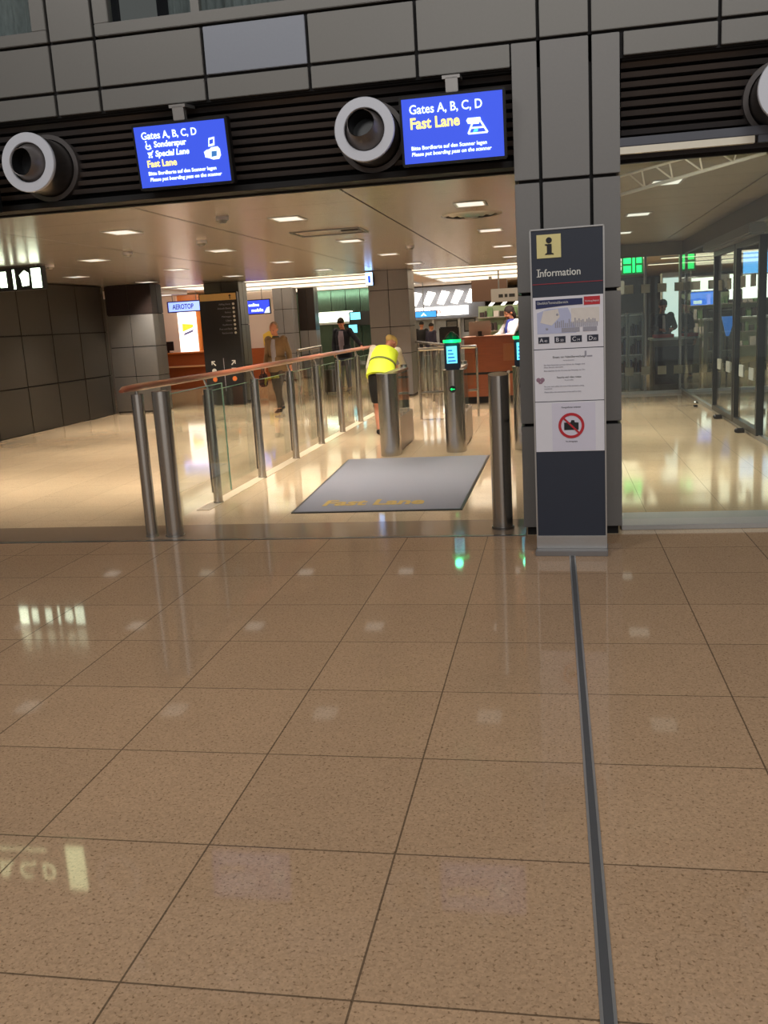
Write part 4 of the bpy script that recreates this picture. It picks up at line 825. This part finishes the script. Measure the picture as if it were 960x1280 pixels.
def person(label, loc, rz, pose, skin, clothes, hair, sc=1.0, vox=.009):
    """pose: joint dictionary, person faces -Y in its own frame; +X is its left hand side"""
    r = thing('person', label, 'person', loc, rz); r.scale = (sc, sc, sc)
    P = {k_: V(v_) for k_, v_ in pose.items()}
    sk = mat('skin_'+skin[0], skin[1], .5, noise=.05, nscale=20)
    upv = (P['neck']-P['chest']).normalized(); hd = P['head']; fd = V(pose.get('face', (0, -1, 0))).normalized(); hu = (hd-P['neck']).normalized()
    fd = (fd-hu*fd.dot(hu)).normalized(); hx = fd.cross(hu)
    sh = (P['shL']-P['shR']).normalized()
    def torso(k, e, slim=False):
        k.tube([P['pelvis']-(P['waist']-P['pelvis'])*.45, P['pelvis'], P['waist'], P['chest'], P['chest'].lerp(P['neck'], .62), P['neck']-upv*.015],
               [(.12+e, .09+e), (.165+e, .115+e), (.14+e, .10+e), (.17+e, .115+e), (.165+e, .09+e), (.06+e*.6, .055+e*.6)], 20, ref=sh)
        if not slim:
            for s in 'LR': k.ell(P['sh'+s], (.062+e, .06+e, .062+e))
    def arm(k, s, e, lo=True, end=1):
        a, b, c_ = P['sh'+s], P['el'+s], P['wr'+s]
        k.tube([a, a.lerp(b, .4), b], [.052+e, .047+e, .038+e], 12); k.ell(b, (.038+e,)*3)
        if lo: c2 = b.lerp(c_, end); k.tube([b, b.lerp(c2, .35), c2], [.038+e, .038+e, .026+e], 12)
    def leg(k, s, e, end=1):
        a, b, c_ = P['hip'+s], P['kn'+s], P['an'+s]; k.tube([a, a.lerp(b, .45), b], [.085+e, .072+e, .052+e], 14); k.ell(b, (.052+e,)*3)
        if end > 0: c2 = b.lerp(c_, end); k.tube([b, b.lerp(c2, .35), c2], [.05+e, .054+e, .036+e*.9], 14)
    k = MB(); torso(k, -.004)
    k.tube([P['neck']-upv*.05, P['neck']+hu*.0, hd-hu*.05], [.055, .05, .05], 14)
    Rm = Matrix((hx, -fd, hu)).transposed()
    def H(x, y, z): return hd+hx*x+fd*y+hu*z
    k.ell(H(0, -.012, .02), (.076, .096, .098), 20, 14, rot=Rm); k.ell(H(0, .03, -.05), (.056, .062, .06), 16, 10, rot=Rm); k.ell(H(0, .066, -.085), (.026, .022, .022), rot=Rm)
    k.tube([H(0, .082, .012), H(0, .105, -.03), H(0, .09, -.042)], [.009, .015, .01], 8); k.ell(H(0, .08, -.062), (.026, .014, .01), rot=Rm)
    for s in (-1, 1): k.ell(H(.076*s, -.01, -.012), (.011, .022, .032), 10, 8, rot=Rm); k.ell(H(.034*s, .074, .022), (.022, .012, .01), rot=Rm)
    for s in 'LR':
        arm(k, s, -.003); leg(k, s, -.003)
        dd = P['wr'+s]-P['el'+s]; sgn = 1 if s == 'L' else -1
        hand(k, P['wr'+s], V(pose.get('hd'+s, dd)), V((-.3*sgn, -1, .1)) if abs(dd.normalized().y) < .7 else V((-sgn, 0, .4)), V((-sgn, 0, 0)) if abs(dd.normalized().y) < .7 else V((0, 0, -1)))
        a = P['an'+s]; k.tube([a+V((0, .03, -.03)), a+V((0, -.05, -.045)), a+V((0, -.14, -.055))], [(.034, .03), (.04, .028), (.034, .018)], 12, ref=(1, 0, 0))
    remesh(k, 'body', sk, r, vox)
    for s in (-1, 1):
        k = MB(); k.ell(H(.031*s, .077, .002), (.012, .006, .006), 10, 8, rot=Rm); k.build('eye', M_ink, r)
    k = MB(); k.ell(H(0, .092, -.066), (.021, .004, .004), 10, 6, rot=Rm); k.build('mouth', mat('lips', srgb(150, 80, 72), .5, noise=.05), r)
    # clothes
    for c_ in clothes:
        k = MB(); kind = c_[0]; mt_ = c_[1]
        if kind in ('jacket', 'top', 'vest'):
            e = c_[2]; torso(k, e, kind == 'vest')
            if kind == 'jacket':
                k.tube([P['waist'], P['pelvis'], P['pelvis']-(P['waist']-P['pelvis'])*.9], [(.16+e, .12+e), (.185+e, .135+e), (.19+e, .13+e)], 20, ref=sh)
            if kind == 'vest': k.tube([P['chest'], P['waist'], P['pelvis']-(P['waist']-P['pelvis'])*.25], [(.175+e, .125+e), (.175+e, .135+e), (.2+e, .16+e)], 20, ref=sh)
            if kind != 'vest':
                for s in 'LR': arm(k, s, e, True, .96)
        if kind == 'trousers':
            e = c_[2]; k.tube([P['waist'].lerp(P['pelvis'], .3), P['pelvis'], P['pelvis']-(P['waist']-P['pelvis'])*.5], [(.145+e, .105+e), (.17+e, .12+e), (.14+e, .1+e)], 20, ref=sh)
            for s in 'LR': leg(k, s, e, .97)
        if kind == 'skirt':
            e = c_[2]; m_ = P['knL'].lerp(P['knR'], .5); h_ = P['pelvis']
            k.tube([P['waist'].lerp(h_, .3), h_, h_.lerp(m_, .5), h_.lerp(m_, .95)], [(.145+e, .11+e), (.18+e, .14+e), (.175+e, .13+e), (.15+e, .11+e)], 20, ref=(1, 0, 0))
        if kind == 'shirt_front':
            # strip lying on the open front of the jacket
            f_ = c_[2]; n_ = V(pose.get('front', (0, -1, 0))); e = c_[3] if len(c_) > 3 else .0
            pts = [P['pelvis']+(P['waist']-P['pelvis'])*(-.2), P['pelvis'].lerp(P['waist'], .5), P['waist'], P['chest'], P['chest'].lerp(P['neck'], .7)]
            rr_ = [.125, .115, .105, .118, .085]
            k.tube([q+n_*(d_*.62+e) for q, d_ in zip(pts, rr_)], [(f_, .05), (f_, .05), (f_, .052), (f_*1.1, .05), (f_*.8, .045)], 16, ref=sh)
            remesh(k, 'shirt_front', mt_, r, vox); continue
        if kind == 'shoes':
            for s in 'LR':
                k = MB(); a = P['an'+s]; k.tube([a+V((0, .045, -.035)), a+V((0, -.0, -.035)), a+V((0, -.08, -.05)), a+V((0, -.17, -.06))], [(.036, .036), (.044, .042), (.047, .03), (.032, .017)], 14, ref=(1, 0, 0)); remesh(k, 'shoe', mt_, r, vox)
            continue
        if kind == 'stripe':
            e = c_[2]; q0, q1 = P['waist'].lerp(P['chest'], c_[3]), P['waist'].lerp(P['chest'], c_[3]+.16)
            k.tube([q0, q1], [(.172+e, .132+e), (.172+e, .13+e)], 24, ref=sh); k.build('reflective_stripe', mt_, r); continue
        if kind == 'collar':
            k.tube([P['neck']-upv*.05, P['neck']+upv*.01], [(.085, .08), (.066, .062)], 16, ref=sh); remesh(k, 'collar', mt_, r, vox); continue
        if kind == 'scarf':
            k.tube([P['neck']-upv*.05, P['neck']+upv*.02], [(.09, .09), (.066, .066)], 16, ref=sh); n_ = V(pose.get('front', (0, -1, 0)))
            k.tube([P['neck']+n_*.06, P['chest']+n_*.1, P['waist']+n_*.1], [.045, .055, .04], 12); remesh(k, 'blue_waistcoat', mt_, r, vox); continue
        remesh(k, {'jacket': 'jacket', 'top': 'shirt', 'vest': 'safety_vest', 'trousers': 'trousers', 'skirt': 'skirt'}[kind], mt_, r, vox)
    k = MB(); hm, style = hair
    if style == 'bald': k.ell(H(0, -.03, .01), (.089, .08, .07), rot=Rm); k.ell(H(0, -.045, .05), (.074, .07, .082), rot=Rm)
    elif style == 'short': k.ell(H(0, -.022, .042), (.086, .1, .09), rot=Rm); k.ell(H(0, .045, .085), (.06, .045, .035), rot=Rm)
    elif style == 'bun': k.ell(H(0, -.022, .04), (.086, .1, .092), rot=Rm); k.ell(H(0, -.1, .0), (.055, .05, .06), rot=Rm)
    elif style == 'long': k.ell(H(0, -.024, .035), (.09, .104, .096), rot=Rm); k.tube([H(0, -.05, .0), H(0, -.07, -.08), H(0, -.06, -.15)], [(.088, .06), (.085, .05), (.05, .03)], 14, ref=hx)
    remesh(k, 'hair', hm, r, vox)
    return r
STAND = dict(pelvis=(0, 0, .93), waist=(0, -.005, 1.08), chest=(0, 0, 1.28), neck=(0, .01, 1.46), head=(0, -.02, 1.6), shL=(.17, .01, 1.4), shR=(-.17, .01, 1.4),
             elL=(.215, .03, 1.12), elR=(-.215, .03, 1.12), wrL=(.22, -.05, .88), wrR=(-.22, -.05, .88), hipL=(.085, 0, .88), hipR=(-.085, 0, .88),
             knL=(.09, -.02, .48), knR=(-.09, -.02, .48), anL=(.09, .02, .08), anR=(-.09, .02, .08))
def pose(**kw): d = dict(STAND); d.update(kw); return d
fab = lambda n, c, nz=.12: mat(n, srgb(*c), .85, noise=nz, nscale=25)
SKL = ('light', srgb(205, 140, 115)); SKM = ('medium', srgb(170, 115, 85))
walk = pose(knL=(.08, -.16, .50), anL=(.07, -.16, .10), knR=(-.08, .02, .48), anR=(-.08, .2, .12), elL=(.24, .06, 1.14), wrL=(.27, .02, .9), elR=(-.23, .02, 1.13), wrR=(-.24, -.06, .9), head=(0, -.045, 1.6), face=(0, -1, -.35))
person('walking older man in brown jacket and grey shirt behind the railing', (-5.06, 16.75, 0), R(-14), walk, SKL,
       [('jacket', fab('brown_jacket', (128, 106, 78)), .016), ('shirt_front', fab('grey_shirt', (160, 160, 178)), .055, .03), ('trousers', fab('brown_trousers', (78, 66, 56)), .014), ('shoes', fab('dark_shoes', (34, 28, 26))), ('collar', fab('dark_collar', (70, 78, 66)))], (fab('grey_hair', (150, 130, 115)), 'bald'), .965)
q = thing('shoulder_bag', 'narrow dark red bag hanging beside the walking man in brown', 'bag', (-5.34, 16.7, .5)); k = MB(); k.box(-.05, .05, -.13, .13, 0, .24, 0, .025); k.build('body', fab('dark_red_leather', (60, 32, 30)), q); k = MB(); k.tube([(0, -.09, .23), (0, -.05, .33), (0, .05, .33), (0, .09, .23)], .01, 8); k.build('strap', M_black, q)
reach = pose(elL=(.36, -.08, 1.2), wrL=(.52, -.2, 1.05), head=(0, -.07, 1.585), face=(0.05, -1, -.55), elR=(-.23, .0, 1.13), wrR=(-.2, -.1, .92))
person('man in dark navy jacket looking down with one arm stretched to the railing', (-4.86, 21.5, 0), R(-8), reach, SKL,
       [('jacket', fab('navy_jacket', (28, 32, 48)), .02), ('shirt_front', fab('lilac_shirt', (150, 142, 165)), .07, .035), ('trousers', fab('jeans', (66, 82, 112)), .014), ('shoes', fab('black_shoes', (24, 22, 22)))], (fab('dark_brown_hair', (52, 40, 32)), 'short'), 1.0)
q = thing('suitcase', 'grey trolley suitcase standing beside the man in the dark jacket', 'suitcase', (-5.05, 21.0, 0)); k = MB(); k.box(-.2, .2, -.12, .12, .04, .55, 0, .03); k.build('shell', fab('grey_case', (84, 82, 84)), q); k = MB(); k.tube([(-.1, .08, .55), (-.1, .08, .62), (.1, .08, .62), (.1, .08, .55)], .01, 8); k.build('handle', M_steeld, q)
for s in (-.15, .15): k = MB(); k.tube([(s-.02, 0, .03), (s+.02, 0, .03)], .03, 12); k.build('wheel', M_black, q)
# bending woman, seen from behind (own -Y faces away from the camera after the turn)
bend = pose(pelvis=(0, .08, .86), waist=(-.02, 0, .99), chest=(-.06, -.16, 1.13), neck=(-.11, -.3, 1.24), head=(-.16, -.43, 1.29), face=(-.45, -.8, -.8), shL=(.10, -.26, 1.23), shR=(-.25, -.26, 1.18),
            elL=(.19, -.2, .97), wrL=(.19, -.3, .74), elR=(-.33, -.36, .97), wrR=(-.26, -.56, .95), hipL=(.08, .1, .82), hipR=(-.08, .1, .82), knL=(.08, .04, .45), knR=(-.08, .04, .45), anL=(.07, .1, .08), anR=(-.07, .1, .08), front=(0, -.6, -.8))
person('bending blonde woman in yellow safety vest and black skirt at the left gate', (-2.4, 12.9, 0), R(188), bend, SKL,
       [('top', fab('white_sleeves', (214, 206, 190)), .006), ('vest', mat('hi_vis_yellow', srgb(222, 242, 60), .7, noise=.06), .02), ('stripe', fab('grey_stripe', (110, 120, 60)), .03, .05), ('skirt', fab('black_skirt', (20, 20, 22)), .012), ('shoes', MATS['black_shoes'])], (fab('blond_hair', (226, 196, 120)), 'bun'), .96)
serve = pose(elL=(.22, -.12, 1.18), wrL=(.1, -.34, 1.14), elR=(-.24, -.14, 1.18), wrR=(-.14, -.36, 1.14), head=(0, -.05, 1.6), face=(-.05, -1, -.4))
person('dark haired woman in white blouse and blue waistcoat behind the wooden counter', (-.80, 18.38, 0), R(-58), serve, SKM,
       [('top', fab('white_blouse', (232, 230, 238)), .014), ('scarf', fab('royal_blue_cloth', (50, 60, 130))), ('trousers', fab('dark_trousers', (30, 30, 36)), .014), ('shoes', MATS['black_shoes'])], (fab('black_brown_hair', (36, 22, 20)), 'long'), 1.0)
person('staff member in dark suit at the grey desk behind the glass', (2.1, 19.2, 0), R(10), serve, SKM, [('jacket', fab('dark_suit', (34, 36, 44)), .016), ('shirt_front', MATS['white_blouse'], .04, .02), ('trousers', MATS['dark_trousers'], .014), ('shoes', MATS['black_shoes'])], (fab('black_hair', (28, 22, 20)), 'short'), .97, .011)
person('person in black standing right of the lit display column behind the glass', (2.75, 20.6, 0), R(-30), STAND, SKM, [('jacket', fab('black_coat', (24, 24, 28)), .02), ('trousers', MATS['dark_trousers'], .014), ('shoes', MATS['black_shoes'])], (MATS['black_hair'], 'short'), .95, .012)
for i, (x, y, rz, c_) in enumerate(((-4.35, 28, 20, (110, 60, 50)), (-3.95, 28.4, -10, (30, 30, 34)), (-3.62, 28.1, -40, (40, 38, 60)))):
    person(('person in reddish top', 'tallest person in black', 'person in dark blue')[i]+' waiting in front of the far white shop wall', (x, y, 0), R(rz+180), STAND, SKM, [('jacket', fab('waiting_cloth_%s' % 'abc'[i], c_), .02), ('trousers', MATS['dark_trousers'], .014), ('shoes', MATS['black_shoes'])], (MATS['black_hair'], 'short'), (.8, .88, .84)[i], .014)
bpy.context.view_layer.update()
